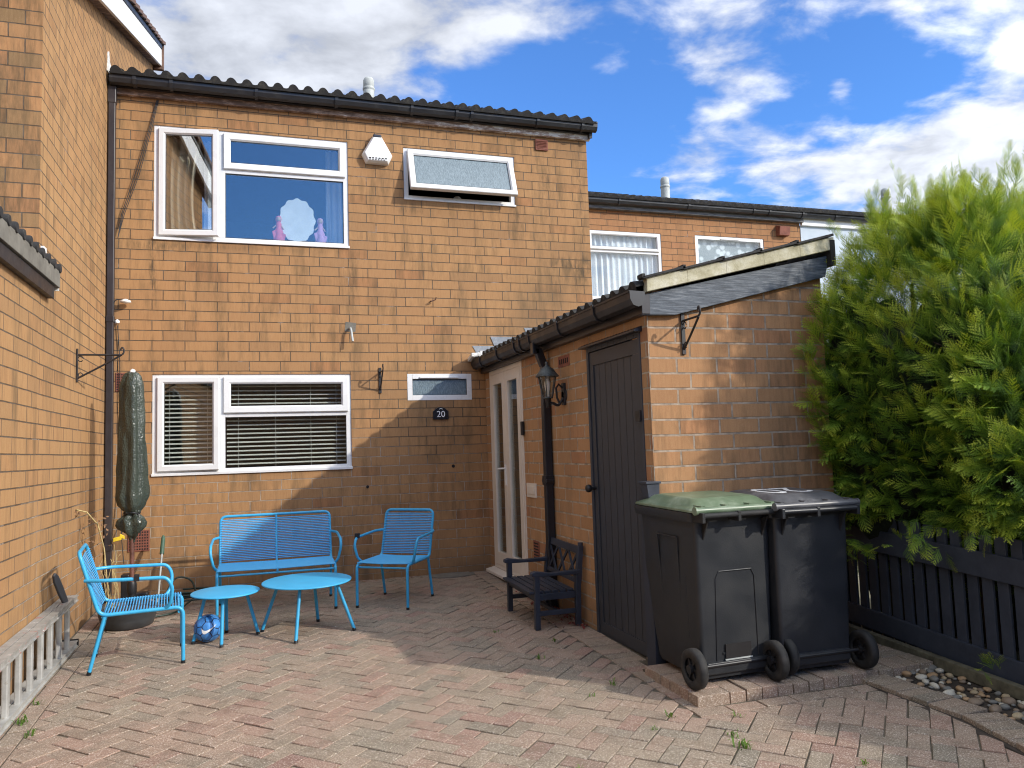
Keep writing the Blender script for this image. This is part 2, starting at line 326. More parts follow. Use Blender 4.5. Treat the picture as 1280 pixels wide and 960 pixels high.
t = NT('painted_shed_door'); x, y, z = t.xyz(); n = t.noise(8, 6, .65, v=t.map(scale=(1,12,1)))
bd = t.math('PINGPONG', t.math('ADD', y, .032), .051); gr = t.rng(bd, .0015, .006, 1, 0)
t.bump(t.math('ADD', t.math('MULTIPLY', gr, -1.), t.math('MULTIPLY', n, .12)), .006, 1.)
M['sheddoor'] = t.done(t.mix(gr, t.ramp(n, [(.3, (.027,.031,.040)), (.7, (.046,.051,.062))]), (.006,.007,.009)), t.rng(n, .3, .7, .42, .6))
M['railpaint'] = plain('charcoal_rail_paint', (.034,.038,.047), .5, var=.15)
M['navy'] = plain('navy_charcoal_paint', (.028,.035,.052), .5, var=.2, scale=8, dirt=.25, dirtc=(.055,.055,.06))
t = NT('dark_fence_paint'); n = t.noise(5, 7, .7, v=t.map(scale=(6,1,1))); M['fence'] = t.done(t.ramp(n, [(.3, (.026,.033,.050)), (.7, (.052,.063,.088))]), .6); t.bump(n, .004, .5)
M['blue'] = plain('sky_blue_paint', (.045,.38,.66), .34, var=.06, scale=20, dirt=.08, dirtc=(.03,.16,.28))
t = NT('blue_plastic_cord'); M['cord'] = t.done((.07,.40,.74), .38); 
t = NT('light_blue_cord'); M['bluetop'] = plain('sky_blue_tabletop', (.05,.40,.70), .4, var=.05, scale=6, dirt=.1, dirtc=(.10,.30,.46))
M['black'] = plain('black_plastic', (.014,.014,.016), .45, var=.2)
M['blackmetal'] = plain('black_iron', (.016,.015,.016), .5, var=.3, scale=30, dirt=.3, dirtc=(.10,.05,.03))
M['rust'] = plain('rusty_iron', (.10,.045,.03), .8, var=.3, scale=30)
M['pole'] = plain('red_brown_pole', (.16,.065,.045), .6, var=.3, scale=12)
t = NT('bin_plastic'); n = t.noise(4, 6, .6); sc_ = t.noise(1, 4, .7, v=t.map(scale=(3,3,60))); bb = t.mix(t.rng(n, .45, .75, 0, .35), (.017,.019,.022), (.042,.040,.037)); bb = t.mix(t.rng(sc_, .70, .78, 0, .35), bb, (.16,.16,.16))
t.bump(t.noise(140, 2), .001, .5); M['bin'] = t.done(bb, t.rng(n, .3, .7, .36, .55))
t = NT('navy_bin_plastic'); n = t.noise(4, 6, .6); sc_ = t.noise(1, 4, .7, v=t.map(scale=(3,3,60), loc=(4,2,1))); bb = t.mix(t.rng(n, .45, .75, 0, .35), (.016,.018,.022), (.036,.037,.040)); bb = t.mix(t.rng(sc_, .70, .78, 0, .35), bb, (.15,.16,.17))
t.bump(t.noise(140, 2), .001, .5); M['bin2'] = t.done(bb, t.rng(n, .3, .7, .36, .55))
t = NT('green_lid_plastic'); n = t.noise(6, 6, .65); M['lidgreen'] = t.done(t.ramp(n, [(.3, (.085,.13,.075)), (.52, (.13,.18,.11)), (.72, (.25,.30,.215))]), t.rng(n, .3, .7, .3, .5))
t = NT('grey_lid_plastic'); n = t.noise(6, 6, .65); M['lidgrey'] = t.done(t.ramp(n, [(.3, (.055,.057,.062)), (.55, (.10,.10,.108)), (.75, (.20,.20,.205))]), t.rng(n, .3, .7, .3, .48))
M['tub'] = plain('grey_tub', (.05,.053,.056), .55, var=.2, dirt=.3)
M['rubber'] = plain('black_rubber', (.014,.014,.014), .75, var=.3, scale=20, dirt=.4, dirtc=(.09,.08,.07))
t = NT('weathered_aluminium'); n = t.noise(9, 7, .7); n2_ = t.noise(30, 6, .7); al = t.ramp(n, [(.3, (.33,.325,.30)), (.6, (.48,.475,.45)), (.8, (.60,.59,.57))]); al = t.mix(t.rng(n2_, .60, .68, 0, .8), al, (.30,.27,.22))
M['alu'] = t.done(al, .5, .25)
t = NT('paint_spattered_aluminium'); n = t.noise(14, 7, .75); c3 = t.noise(10, 5, .8, v=t.map(loc=(4,9,2))); c4 = t.noise(8, 5, .8, v=t.map(loc=(1,3,8)))
al = t.ramp(n, [(.3, (.24,.225,.20)), (.6, (.37,.355,.325)), (.8, (.48,.46,.43))]); al = t.mix(t.rng(c3, .60, .64, 0, .8), al, (.45,.14,.10)); al = t.mix(t.rng(c4, .64, .67, 0, .8), al, (.09,.24,.34)); al = t.mix(t.rng(n, .62, .65, 0, .8), al, (.75,.74,.70))
M['alupaint'] = t.done(al, .6, .1)
t = NT('woven_parasol_cover'); n = t.noise(5, 6, .6); wv = t.n.new('ShaderNodeTexVoronoi'); wv.inputs['Scale'].default_value = 85; t.l.new(t.map(scale=(1,1,.7)), wv.inputs['Vector'])
t.bump(t.math('ADD', t.math('MULTIPLY', wv.outputs['Distance'], .5), t.math('MULTIPLY', t.noise(16, 4, .6, v=t.map(scale=(1,1,.25))), 1.3)), .010, .8)
M['cover'] = t.done(t.ramp(n, [(.3, (.032,.042,.032)), (.7, (.062,.074,.058))]), .3)
M['curtain'] = plain('cream_curtain', (.62,.58,.47), .9, var=.05); M['curtain_blue'] = plain('white_curtain', (.72,.75,.80), .9, var=.05)
M['blind'] = plain('cream_blind_slat', (.80,.77,.68), .5, var=.04)
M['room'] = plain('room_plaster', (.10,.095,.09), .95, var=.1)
M['mirror'] = plain('mirror_back', (.85,.85,.84), .25, var=.06)
M['pink'] = plain('pink_doll_dress', (.85,.16,.22), .7); M['lilac'] = plain('lilac_doll_dress', (.70,.36,.62), .7); M['skin'] = plain('doll_skin', (.62,.40,.30), .6)
M['sign'] = plain('black_sign', (.012,.012,.015), .3, var=.1); M['paint_white'] = plain('white_lettering', (.80,.80,.78), .6, var=.03)
M['lanternglass'] = glass_mat('lantern_glass', .12, (.85,.85,.82), .05)
M['bulb'] = plain('unlit_bulb', (.85,.83,.78), .3, var=.02)
t = NT('lantern_metal'); n = t.noise(40, 4, .6); M['lantern'] = t.done(t.ramp(n, [(.3, (.03,.035,.036)), (.7, (.11,.125,.125))]), .5, .3)
M['hose'] = plain('dark_green_hose', (.012,.03,.02), .45); M['greenplastic'] = plain('green_plastic', (.05,.11,.07), .5)
M['yellow'] = plain('yellow_tag', (.75,.55,.03), .5); M['stalk'] = plain('dry_stalk', (.50,.38,.17), .9, var=.3, scale=30); M['deadleaf'] = plain('dead_leaf', (.22,.12,.06), .9, var=.4, scale=20)
M['soil'] = plain('potting_soil', (.05,.038,.028), .95, var=.4, scale=30, bump=1.)
M['flue'] = plain('grey_flue', (.42,.44,.42), .6, var=.15, dirt=.4, dirtc=(.15,.15,.13))
M['timber'] = plain('grey_green_timber', (.13,.12,.08), .9, var=.3, scale=18)
M['wicker'] = plain('darkgrip', (.06,.06,.065), .6)
# paving
def paver_mat(name, gain=1.):
    t = NT(name); at = t.n.new('ShaderNodeAttribute'); at.attribute_name = 'tone'; a = at.outputs['Fac']
    base = t.ramp(a, [(0, (.19,.165,.125)), (.2, (.235,.19,.14)), (.45, (.27,.208,.15)), (.7, (.295,.215,.158)), (.88, (.30,.198,.148)), (.97, (.28,.165,.125)), (1, (.22,.125,.10))])
    g = t.noise(1.3, 5, .6); base = t.mix(t.rng(g, .35, .65, 0, .4), base, (.29,.24,.17)); base = t.mix(t.rng(t.noise(.8, 6, .65, v=t.map(loc=(7,3,0))), .48, .66, 0, .55), base, (.34,.215,.155))
    s1 = t.noise(140, 2, .75); base = t.mix(t.rng(s1, .54, .66, 0, .75), base, (.66,.58,.50)); base = t.mix(t.rng(s1, .43, .32, 0, .6), base, (.10,.075,.06))
    st = t.noise(7, 7, .7, v=t.map(loc=(2,2,2))); base = t.mix(t.rng(st, .50, .72, 0, .6), base, (.13,.105,.075))
    y_ = t.xyz()[1]; base = t.mix(t.rng(t.math('ADD', y_, t.rng(t.noise(1.5, 4, .6), .3, .7, -.5, .5)), -1.6, -.1, 0, .35), base, (.17,.135,.10))   # dirt and shade against the house put into the colour
    t.bump(t.math('ADD', s1, t.math('MULTIPLY', t.noise(35, 4, .6), .8)), .003, .9)
    return t.done(base, .9, 0, .3)
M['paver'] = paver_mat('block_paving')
t = NT('joint_sand'); n = t.noise(11, 6, .7); n_ = t.noise(120, 2, .7); b = t.ramp(n, [(.35, (.05,.04,.028)), (.6, (.12,.10,.07)), (.72, (.06,.085,.03))]); M['sand'] = t.done(t.mix(t.rng(n_, .5, .7, 0, .5), b, (.17,.14,.10)), 1.)
t = NT('neighbouring_ground'); n = t.noise(2.2, 8, .7); M['ground'] = t.done(t.ramp(n, [(.3, (.09,.10,.05)), (.5, (.17,.16,.10)), (.7, (.22,.20,.15))]), 1.)
t = NT('asphalt'); n = t.noise(60, 4, .7); M['asphalt'] = t.done(t.ramp(n, [(.3, (.04,.04,.042)), (.7, (.075,.075,.075))]), .95)
def leaf_mat(name, stops, trans=.35):
    t = NT(name); o = t.n['Material Output']; at = t.n.new('ShaderNodeAttribute'); at.attribute_name = 'tone'
    c = t.ramp(at.outputs['Fac'], stops); t.done(c, .55, 0, .35)
    tl = t.n.new('ShaderNodeBsdfTranslucent'); t.l.new(t.mix(1., c, (1.25,1.2,.45), 'MULTIPLY'), tl.inputs[0])
    mx = t.n.new('ShaderNodeMixShader'); mx.inputs[0].default_value = trans; t.l.new(t.b.outputs[0], mx.inputs[1]); t.l.new(tl.outputs[0], mx.inputs[2]); t.l.new(mx.outputs[0], o.inputs[0])
    return t.mat
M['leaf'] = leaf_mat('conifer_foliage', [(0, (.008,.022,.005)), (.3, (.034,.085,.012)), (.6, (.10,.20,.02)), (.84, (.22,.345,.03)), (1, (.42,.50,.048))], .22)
M['weed'] = leaf_mat('weed_leaf', [(0, (.06,.13,.02)), (1, (.16,.28,.05))])
M['bark'] = plain('brown_bark', (.09,.055,.035), .95, var=.4, scale=25, bump=1.)

# ------------------------------------------------------------------ ground
gb = MB(); ys = [-300, -9.5, .5, 300]
for i in range(3):
    y0, y1 = ys[i], ys[i+1]; gb.add([(-300, y0, gz(y0)-.012), (300, y0, gz(y0)-.012), (300, y1, gz(y1)-.012), (-300, y1, gz(y1)-.012)], [(0,1,2,3)])
ground = gb.build('ground', M['ground'], weld=True); tag(ground, kind='structure')
rb = MB(); rb.add([(-60, -17, gz(-17)-.006), (60, -17, gz(-17)-.006), (60, -9.6, gz(-9.6)-.006), (-60, -9.6, gz(-9.6)-.006)], [(0,1,2,3)]); tag(rb.build('road', M['asphalt']), kind='structure')

X_IN = 3.44      # the line where the border course beside the outbuilding starts
FE = [(4.57,-4.40), (4.60,-4.80), (4.62,-5.1), (4.55,-5.45), (4.30,-6.2), (4.1,-9.4)]      # edging along the pebble strip
def fence_x(y):
    for (xa, ya), (xb, yb) in zip(FE, FE[1:]):
        if yb <= y <= ya: return xa+(xb-xa)*(ya-y)/(ya-yb)
    return 4.57
PF = -4.47       # front line of the raised platform
def inside(x, y):
    if y > -.005 or y < -9.4 or x < XL+.225: return False
    if x < X_IN: return True
    return y < PF-.02-.105 and x < fence_x(y)-.01
def clip(poly, ax, lim, keep_less):
    o = []
    for i in range(len(poly)):
        a, b = poly[i], poly[(i+1) % len(poly)]; ia = (a[ax] <= lim) == keep_less; ib = (b[ax] <= lim) == keep_less
        if ia: o.append(a)
        if ia != ib:
            tt = (lim-a[ax])/(b[ax]-a[ax]); o.append((a[0]+(b[0]-a[0])*tt, a[1]+(b[1]-a[1])*tt))
    return o
def area(p): return abs(sum(p[i][0]*p[(i+1)%len(p)][1]-p[(i+1)%len(p)][0]*p[i][1] for i in range(len(p))))/2
PV, PFc, PT = [], [], []
def add_paver(poly, z0=0., tone=None, depth=.03, gap=.0024, ch=.0030, amp=.0016):
    if len(poly) < 3 or area(poly) < .0009: return
    if sum(poly[i][0]*poly[(i+1)%len(poly)][1]-poly[(i+1)%len(poly)][0]*poly[i][1] for i in range(len(poly))) < 0: poly = poly[::-1]
    cx = sum(p[0] for p in poly)/len(poly); cy = sum(p[1] for p in poly)/len(poly)
    jx, jy = random.gauss(0, .0012), random.gauss(0, .0012); ja = random.gauss(0, .008); tx, ty, dz = random.gauss(0, .006), random.gauss(0, .006), random.gauss(0, amp)
    tone = random.random() if tone is None else tone
    def shrink(d):
        n = len(poly); o = []
        for i in range(n):
            p0, p1, p2 = Vector(poly[i-1]), Vector(poly[i]), Vector(poly[(i+1) % n])
            a = (p1-p0); b = (p2-p1)
            if a.length < 1e-6 or b.length < 1e-6: o.append(p1); continue
            a.normalize(); b.normalize(); na = Vector((-a.y, a.x)); nb = Vector((-b.y, b.x)); q = na+nb; L = q.length
            if L < .3: o.append(p1+na*d); continue
            q /= L; o.append(p1+q*min(d/max(q.dot(na), .35), 3*d))
        return o
    base = len(PV); n = len(poly)
    for d, zz in ((gap, -depth), (gap+random.random()*.001, -ch), (gap+ch, 0)):
        for p in shrink(d):
            x, y = p.x-cx, p.y-cy; x, y = x*math.cos(ja)-y*math.sin(ja), x*math.sin(ja)+y*math.cos(ja)
            X, Y = cx+x+jx, cy+y+jy; PV.append((X, Y, gz(Y)+z0+zz+dz+tx*x+ty*y))
    PFc.append(tuple(base+2*n+i for i in range(n))); PT.append(tone)
    for lv in (0, 1):
        for i in range(n): PFc.append((base+lv*n+i, base+lv*n+(i+1)%n, base+(lv+1)*n+(i+1)%n, base+(lv+1)*n+i)); PT.append(tone)
def flush_pavers(name, mat, **kw):
    global PV, PFc, PT
    me = bpy.data.meshes.new(name); me.from_pydata(PV, [], PFc); me.materials.append(mat)
    a = me.attributes.new('tone', 'FLOAT', 'FACE'); a.data.foreach_set('value', PT); me.update()
    o = bpy.data.objects.new(name, me); col.objects.link(o); PV, PFc, PT = [], [], []
    return o
W_ = .1; c45 = math.cos(R(45))
def rot45(p): return (p[0]*c45-p[1]*c45+1.63, p[0]*c45+p[1]*c45-4.07)
for a in range(-90, 91):
    for b in range(-60, 61):
        ox, oy = (a+2*b)*W_, (a-2*b)*W_
        for (x0, y0, x1, y1) in ((0,0,2,1), (2,-1,3,1)):
            q = [rot45((ox+x*W_, oy+y*W_)) for x, y in ((x0,y0),(x1,y0),(x1,y1),(x0,y1))]
            cx = sum(p[0] for p in q)/4; cy = sum(p[1] for p in q)/4
            if not (-.5 < cx < 5 and -9.6 < cy < .3): continue
            ins = [inside(*p) for p in q]
            if all(ins): add_paver(q); continue
            if not inside(cx, cy) and not any(ins): continue
            q = clip(clip(clip(q, 1, -.005, True), 0, XL+.225, False), 1, -9.4, False)
            if cx < X_IN and not (cy < PF-.2): q = clip(q, 0, X_IN, True)
            elif cx >= X_IN-.07:
                q = clip(q, 1, PF-.13, True); q = clip(q, 0, fence_x(cy)-.01, True)
            add_paver(q)
# border courses: two along the left wall, one header course beside the outbuilding, one along platform and pebble strip
y = -.01
for x0, x1 in ((XL+.012, XL+.117), (XL+.119, XL+.224)):
    y = -.01-random.random()*.1
    while y > -9.3: add_paver([(x0,y-.2),(x1,y-.2),(x1,y),(x0,y)]); y -= .202
y = -.02
while y > PF-.1:
    if y > -3.72 or True:
        x1 = XS-.012 if y-.1 > -3.68 else 3.60
        add_paver([(X_IN,y-.1),(x1-.0,y-.1),(x1,y),(X_IN,y)])
    y -= .102
x = X_IN
while x < 4.58: add_paver([(x, PF-.125), (min(x+.2, 4.6), PF-.125), (min(x+.2, 4.6), PF-.022), (x, PF-.022)]); x += .203
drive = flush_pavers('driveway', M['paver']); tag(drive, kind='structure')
# raised edging along the pebbles
Lr = 0
for (xa, ya), (xb, yb) in zip(FE, FE[1:]):
    d = Vector((xb-xa, yb-ya)); L = d.length; d.normalize(); nrm = Vector((-d.y, d.x)); nrm = nrm if nrm.x > 0 else -nrm; s = 0
    while s < L-.03:
        e = min(s+.102, L); p = Vector((xa, ya))+d*s; q = Vector((xa, ya))+d*e; add_paver([tuple(p), tuple(q), tuple(q+nrm*.2), tuple(p+nrm*.2)], z0=.022, depth=.06, tone=random.random()*.6); s += .103
tag(flush_pavers('kerb', M['paver']), kind='structure')
# platform under the bins
x = 3.50
add_first = True
y = PF
while y < -3.86: add_paver([(3.50, y), (3.70, y), (3.70, min(y+.1, -3.79)), (3.50, min(y+.1, -3.79))], z0=.055, depth=.1, tone=random.random()*.8+.1, amp=.003); y += .102
x = 3.702
while x < 4.60: add_paver([(x, PF), (x+.1, PF), (x+.1, PF+.2), (x, PF+.2)], z0=.055, depth=.1, tone=random.random()*.8+.1, amp=.003); x += .102
yy = PF+.203
while yy < -3.85:
    x = 3.702
    while x < 5.0: add_paver([(x, yy), (x+.2, yy), (x+.2, min(yy+.1, -3.785)), (x, min(yy+.1, -3.785))], z0=.053, depth=.1, tone=random.random()*.8, amp=.002); x += .202
    yy += .102
x = 4.62
while x < 5.05: add_paver([(x, PF+.02), (x+.1, PF+.02), (x+.1, PF+.22), (x, PF+.22)], z0=.050, depth=.1, amp=.002); x += .102
tag(flush_pavers('bin_platform', M['paver']), kind='structure')
sb = MB(); sb.add([(XL, -9.45, gz(-9.45)-.006), (4.62, -9.45, gz(-9.45)-.006), (4.62, .05, gz(.05)-.006), (XL, .05, gz(.05)-.006)], [(0,1,2,3)])
tag(sb.build('paving_joints', M['sand']), kind='structure')
sb = MB(); sb.box((3.52, PF+.02, gz(-4.5)-.05), (4.6, -3.80, gz(-4)+.02)); tag(sb.build('platform_core', M['sand']), kind='structure')
sb = MB(); sb.add([(4.3, -9, gz(-9)-.001), (5.25, -9, gz(-9)-.001), (5.25, -3.8, gz(-3.8)-.001), (4.62, -3.8, gz(-3.8)-.001)], [(0,1,2,3)]); tag(sb.build('pebble_bed', M['soil']), kind='structure')

# ------------------------------------------------------------------ walls
def wall(name, mat, plane, u0, u1, z0, z1, holes, parent, depth=.1, out=-1, cut=None):
    """wall in the plane Y=plane ('y') or X=plane ('x'), facing out (sign of the normal), with holes (u0,u1,z0,z1) and their reveals"""
    ax, c = plane; us = sorted({u0, u1, *[h[0] for h in holes], *[h[1] for h in holes]}); zs = sorted({z0, z1, *[h[2] for h in holes], *[h[3] for h in holes]})
    P = (lambda u, z, d=0.: (u, c-out*d, z)) if ax == 'y' else (lambda u, z, d=0.: (c-out*d, u, z))
    b = MB()
    for i in range(len(us)-1):
        for j in range(len(zs)-1):
            cu, cz = (us[i]+us[i+1])/2, (zs[j]+zs[j+1])/2
            if any(h[0] < cu < h[1] and h[2] < cz < h[3] for h in holes): continue
            q = [(us[i], zs[j]), (us[i+1], zs[j]), (us[i+1], zs[j+1]), (us[i], zs[j+1])]
            b.add([P(*p) for p in q], [(0,1,2,3)]); b.add([P(*p, .22) for p in q], [(0,1,2,3)])
    for h in holes:
        q = [(h[0],h[2]), (h[1],h[2]), (h[1],h[3]), (h[0],h[3])]
        for i in range(4): a, d = q[i], q[(i+1) % 4]; b.add([P(*a), P(*d), P(*d, .22), P(*a, .22)], [(0,1,2,3)])
    q = [(u0,z0), (u1,z0), (u1,z1), (u0,z1)]
    for i in range(4): a, d = q[i], q[(i+1) % 4]; b.add([P(*a), P(*d), P(*d, .22), P(*a, .22)], [(0,1,2,3)])
    o = b.build(name, mat, parent, weld=True)
    if cut:
        bm = bmesh.new(); bm.from_mesh(o.data)
        for co, no in cut:
            r = bmesh.ops.bisect_plane(bm, geom=bm.verts[:]+bm.edges[:]+bm.faces[:], plane_co=co, plane_no=no, clear_outer=True)
        bm.to_mesh(o.data); bm.free()
    return o

def tiles(name, mat, parent, p0, along, n, up, rows, pitch=.15, course=.3, amp=.028, step=.022, th=.012):
    """pantiles: p0 = lower corner, along = unit vector along the eave, up = unit vector up the slope"""
    p0, along, up = Vector(p0), Vector(along), Vector(up); nrm = along.cross(up).normalized(); nrm = nrm if nrm.z > 0 else -nrm
    b = MB(); b.smooth = False; seg = 10
    prof = []
    for i in range(n):
        for k in range(seg):
            ph = k/seg; h = amp*max(0, math.sin(math.pi*min(ph/.66, 1)))**.62 if ph < .66 else -amp*.12*math.sin(math.pi*(ph-.66)/.34)
            prof.append(((i+ph)*pitch, h))
    prof.append((n*pitch, 0))
    for r in range(rows):
        jit = random.uniform(-.003, .003)
        lo = [p0+along*s+up*(r*course-.02)+nrm*(h+step+jit) for s, h in prof]; hi = [p0+along*s+up*((r+1)*course+.01)+nrm*(h+.002) for s, h in prof]
        lob = [v-nrm*th for v in lo]; N = len(prof); vs = lo+hi+lob+[v-nrm*th for v in hi]; b.smooth = True
        b.add(vs, [(i, i+1, N+i+1, N+i) for i in range(N-1)]); b.smooth = False
        b.add(vs, [(i, i+1, 2*N+i+1, 2*N+i) for i in range(N-1)])
        b.smooth = True; b.add(vs, [(2*N+i, 2*N+i+1, 3*N+i+1, 3*N+i) for i in range(N-1)]); b.smooth = False
        if r == 0:
            flat = [p0+along*s-up*.018-nrm*.012 for s, h in prof]; b.add(lob+flat, [(i, i+1, N+i+1, N+i) for i in range(N-1)])
        b.add([lo[0], hi[0], hi[0]-nrm*th, lob[0]], [(0,1,2,3)]); b.add([lo[-1], hi[-1], hi[-1]-nrm*th, lob[-1]], [(0,1,2,3)])
    return b.build(name, mat, parent)

def gutter(name, p0, p1, outv, parent, mat, r=.056, brackets=(), bname='gutter_bracket'):
    """open gutter from p0 to p1 (top back edge), outv = horizontal direction away from the wall; deep square-ish section"""
    p0, p1, o = Vector(p0), Vector(p1), Vector(outv); dn = Vector((0,0,-1)); sec = [(0,0), (0,.062), (.018,.088), (.05,.098), (.085,.086), (.104,.05), (.108,.0), (.114,-.004), (.114,.008), (.103,.008)]
    b = MB(); b.smooth = False; N = len(sec); A = [p0+o*x+dn*z for x, z in sec]; B = [p1+o*x+dn*z for x, z in sec]
    b.add(A+B, [(i, i+1, N+i+1, N+i) for i in range(N-1)])
    b.add([p0+o*x+dn*z for x, z in sec[:8]], [tuple(range(8))]); b.add([p1+o*x+dn*z for x, z in sec[:8]], [tuple(range(8))])
    inn = [(.004,.0), (.004,.06), (.05,.092), (.1,.05), (.104,.0)]; n2 = len(inn)
    b.add([p0+o*x+dn*z for x, z in inn]+[p1+o*x+dn*z for x, z in inn], [(i, i+1, n2+i+1, n2+i) for i in range(n2-1)])
    g = b.build(name, mat, parent, bevel=0)
    d = (p1-p0).normalized(); L = (p1-p0).length
    for s in brackets:
        k = MB(); q = p0+d*s
        pts = [(x*1.0, z) for x, z in ((-.002,-.012), (-.002,.066), (.016,.094), (.05,.105), (.09,.092), (.111,.052), (.117,-.012))]
        for a, c in zip(pts, pts[1:]):
            a3, c3 = q+o*a[0]+dn*a[1], q+o*c[0]+dn*c[1]; mid = (a3+c3)/2; e = (c3-a3)/2; nn = d.cross(e).normalized()
            k.obox(mid, d*.016, e*1.05, nn*.004)
        k.build(bname, mat, g)
    return g

# ---- windows
def rect_frame(b, x0, x1, z0, z1, w, y0, y1, bev=0.):
    b.box((x0, y0, z0), (x0+w, y1, z1)); b.box((x1-w, y0, z0), (x1, y1, z1)); b.box((x0+w, y0, z0), (x1-w, y1, z0+w)); b.box((x0+w, y0, z1-w), (x1-w, y1, z1))
def sash(name, x0, x1, z0, z1, w, y, parent, glass, hinge=None, ang=0., mat=None):
    """sash in local coordinates about its hinge; profile stepped like a uPVC frame"""
    hx, hz = (x0, z0) if hinge in (None, 'left') else (x0, z1)
    b = MB(); X0, X1, Z0, Z1 = 0, x1-x0, (z0-hz), (z1-hz)
    # mitred frame with sloping bead
    def ringq(a, ya, c, yc):
        o = [(X0+a, ya, Z0+a), (X1-a, ya, Z0+a), (X1-a, ya, Z1-a), (X0+a, ya, Z1-a)]; i = [(X0+c, yc, Z0+c), (X1-c, yc, Z0+c), (X1-c, yc, Z1-c), (X0+c, yc, Z1-c)]
        b.add(o+i, [(k, (k+1)%4, 4+(k+1)%4, 4+k) for k in range(4)])
    ringq(0, .0, 0, -.020); ringq(0, -.020, .006, -.026); ringq(.006, -.026, w-.016, -.026); ringq(w-.016, -.026, w, -.010); ringq(w, -.010, w, .02); ringq(w, .02, 0, .02); ringq(0, .02, 0, 0)
    o = b.build(name, mat or M['upvc'], None)
    o.parent = parent
    T = Matrix.Translation((hx, y, hz)) @ (Matrix.Rotation(-ang, 4, 'Z') if hinge == 'left' else Matrix.Rotation(-ang, 4, 'X') if hinge == 'top' else Matrix())
    o.matrix_basis = T; o.matrix_parent_inverse = wm(parent).inverted()
    g = MB(); g.box((X0+w-.002, -.004, Z0+w-.002), (X1-w+.002, .002, Z1-w+.002)); go = g.build('pane', glass, None); go.parent = parent
    go.matrix_basis = T; go.matrix_parent_inverse = wm(parent).inverted()
    gk = MB(); k = .004
    for x0_, x1_, z0_, z1_ in ((X0+w-k, X1-w+k, Z0+w-k, Z0+w+.003), (X0+w-k, X1-w+k, Z1-w-.003, Z1-w+k), (X0+w-k, X0+w+.003, Z0+w, Z1-w), (X1-w-.003, X1-w+k, Z0+w, Z1-w)): gk.box((x0_, -.011, z0_), (x1_, -.006, z1_))
    go2 = gk.build('gasket', M['black'], None); go2.parent = parent; go2.matrix_basis = T; go2.matrix_parent_inverse = wm(parent).inverted()
    return o
def pane(x0, x1, z0, z1, y, parent, mat, name='pane'):
    g = MB(); g.box((x0, y, z0), (x1, y+.006, z1)); return g.build(name, mat, parent)
def curtain(name, x0, x1, z0, z1, y, parent, mat, amp=.03, waves=6, gather=0.):
    b = MB(); b.smooth = True; n = waves*10; vs = []
    for j in range(9):
        tj = j/8; w = 1-gather*math.sin(math.pi*tj*.9)
        for i in range(n+1):
            ti = i/n; a = amp*math.sin(ti*waves*2*math.pi+.6*math.sin(tj*3))*(.8+.4*math.sin(ti*9))
            vs.append((x0+(x1-x0)*ti*w, y+a, z1+(z0-z1)*tj))
    b.add(vs, [(j*(n+1)+i, j*(n+1)+i+1, (j+1)*(n+1)+i+1, (j+1)*(n+1)+i) for j in range(8) for i in range(n)])
    return b.build(name, mat, parent)

# ================================================================== the house with number 20
house = empty('terraced_house', (2.45, 0, 0), 'two storey orange brick terraced house with white framed windows and black guttering, in the middle', 'house', tilt=False)
HOLES = [(.31, 2.21, 3.47, 4.635), (2.81, 4.09, 4.045, 4.63), (.305, 2.205, 1.145, 2.13), (2.80, 3.51, 1.845, 2.13)]
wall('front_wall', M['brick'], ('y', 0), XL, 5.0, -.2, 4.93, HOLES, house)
wall('side_wall', M['brick_side'], ('x', 5.0), 0.221, 2.5, -.2, 5.6, [], house, out=1, cut=[((5, 0, 5.02), (0, -.36, 1))])
ib = MB()
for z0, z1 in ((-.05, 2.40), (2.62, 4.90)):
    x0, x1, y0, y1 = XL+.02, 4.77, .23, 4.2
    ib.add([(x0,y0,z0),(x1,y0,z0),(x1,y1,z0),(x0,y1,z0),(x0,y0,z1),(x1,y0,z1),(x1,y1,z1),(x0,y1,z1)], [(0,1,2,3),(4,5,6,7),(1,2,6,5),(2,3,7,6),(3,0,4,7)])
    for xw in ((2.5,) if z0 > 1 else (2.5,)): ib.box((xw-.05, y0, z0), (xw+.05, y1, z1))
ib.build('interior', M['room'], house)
SL = math.tan(R(20)); up = Vector((0, math.cos(R(20)), math.sin(R(20))))
tiles('roof', M['tile'], house, (XL+.04, -.20, 5.045), (1,0,0), 34, up, 16, amp=.042)
gutter('gutter', (XL+.03, -.085, 5.045), (5.07, -.085, 5.055), (0,-1,0), house, M['gutter'], brackets=(.22, .55, 1.35, 2.15, 2.95, 3.45, 3.62, 4.4, 4.95))
b = MB(); b.box((XL+.01, -.085, 4.955), (5.0, -.02, 5.06)); b.box((XL+.01, -.12, 5.04), (5.0, -.01, 5.05)); b.build('fascia', M['gutter'], house)
b = MB(); b.box((XL+.05, -.05, 4.895), (5.03, -.003, 4.957)); b.build('soffit_board', M['oldwood'], house, bevel=.003)
b = MB(); b.prism([(5.0, -.1, 4.90), (5.0, .3, 5.02), (5.0, 2.4, 5.78), (5.0, 2.4, 5.9), (5.0, -.12, 5.03)], (.035, 0, 0)); b.build('bargeboard', M['gutter'], house)
b = MB(); b.box((XL+.01, -.10, gz(0)), (XL+.072, -.035, 4.96)); b.box((XL+.004, -.106, .47), (XL+.078, -.03, .53)); b.box((XL+.004, -.106, 2.62), (XL+.078, -.03, 2.68)); b.box((XL+.004, -.106, 4.78), (XL+.078, -.03, 4.95))
b.build('downpipe', M['pipe'], house, bevel=.006)
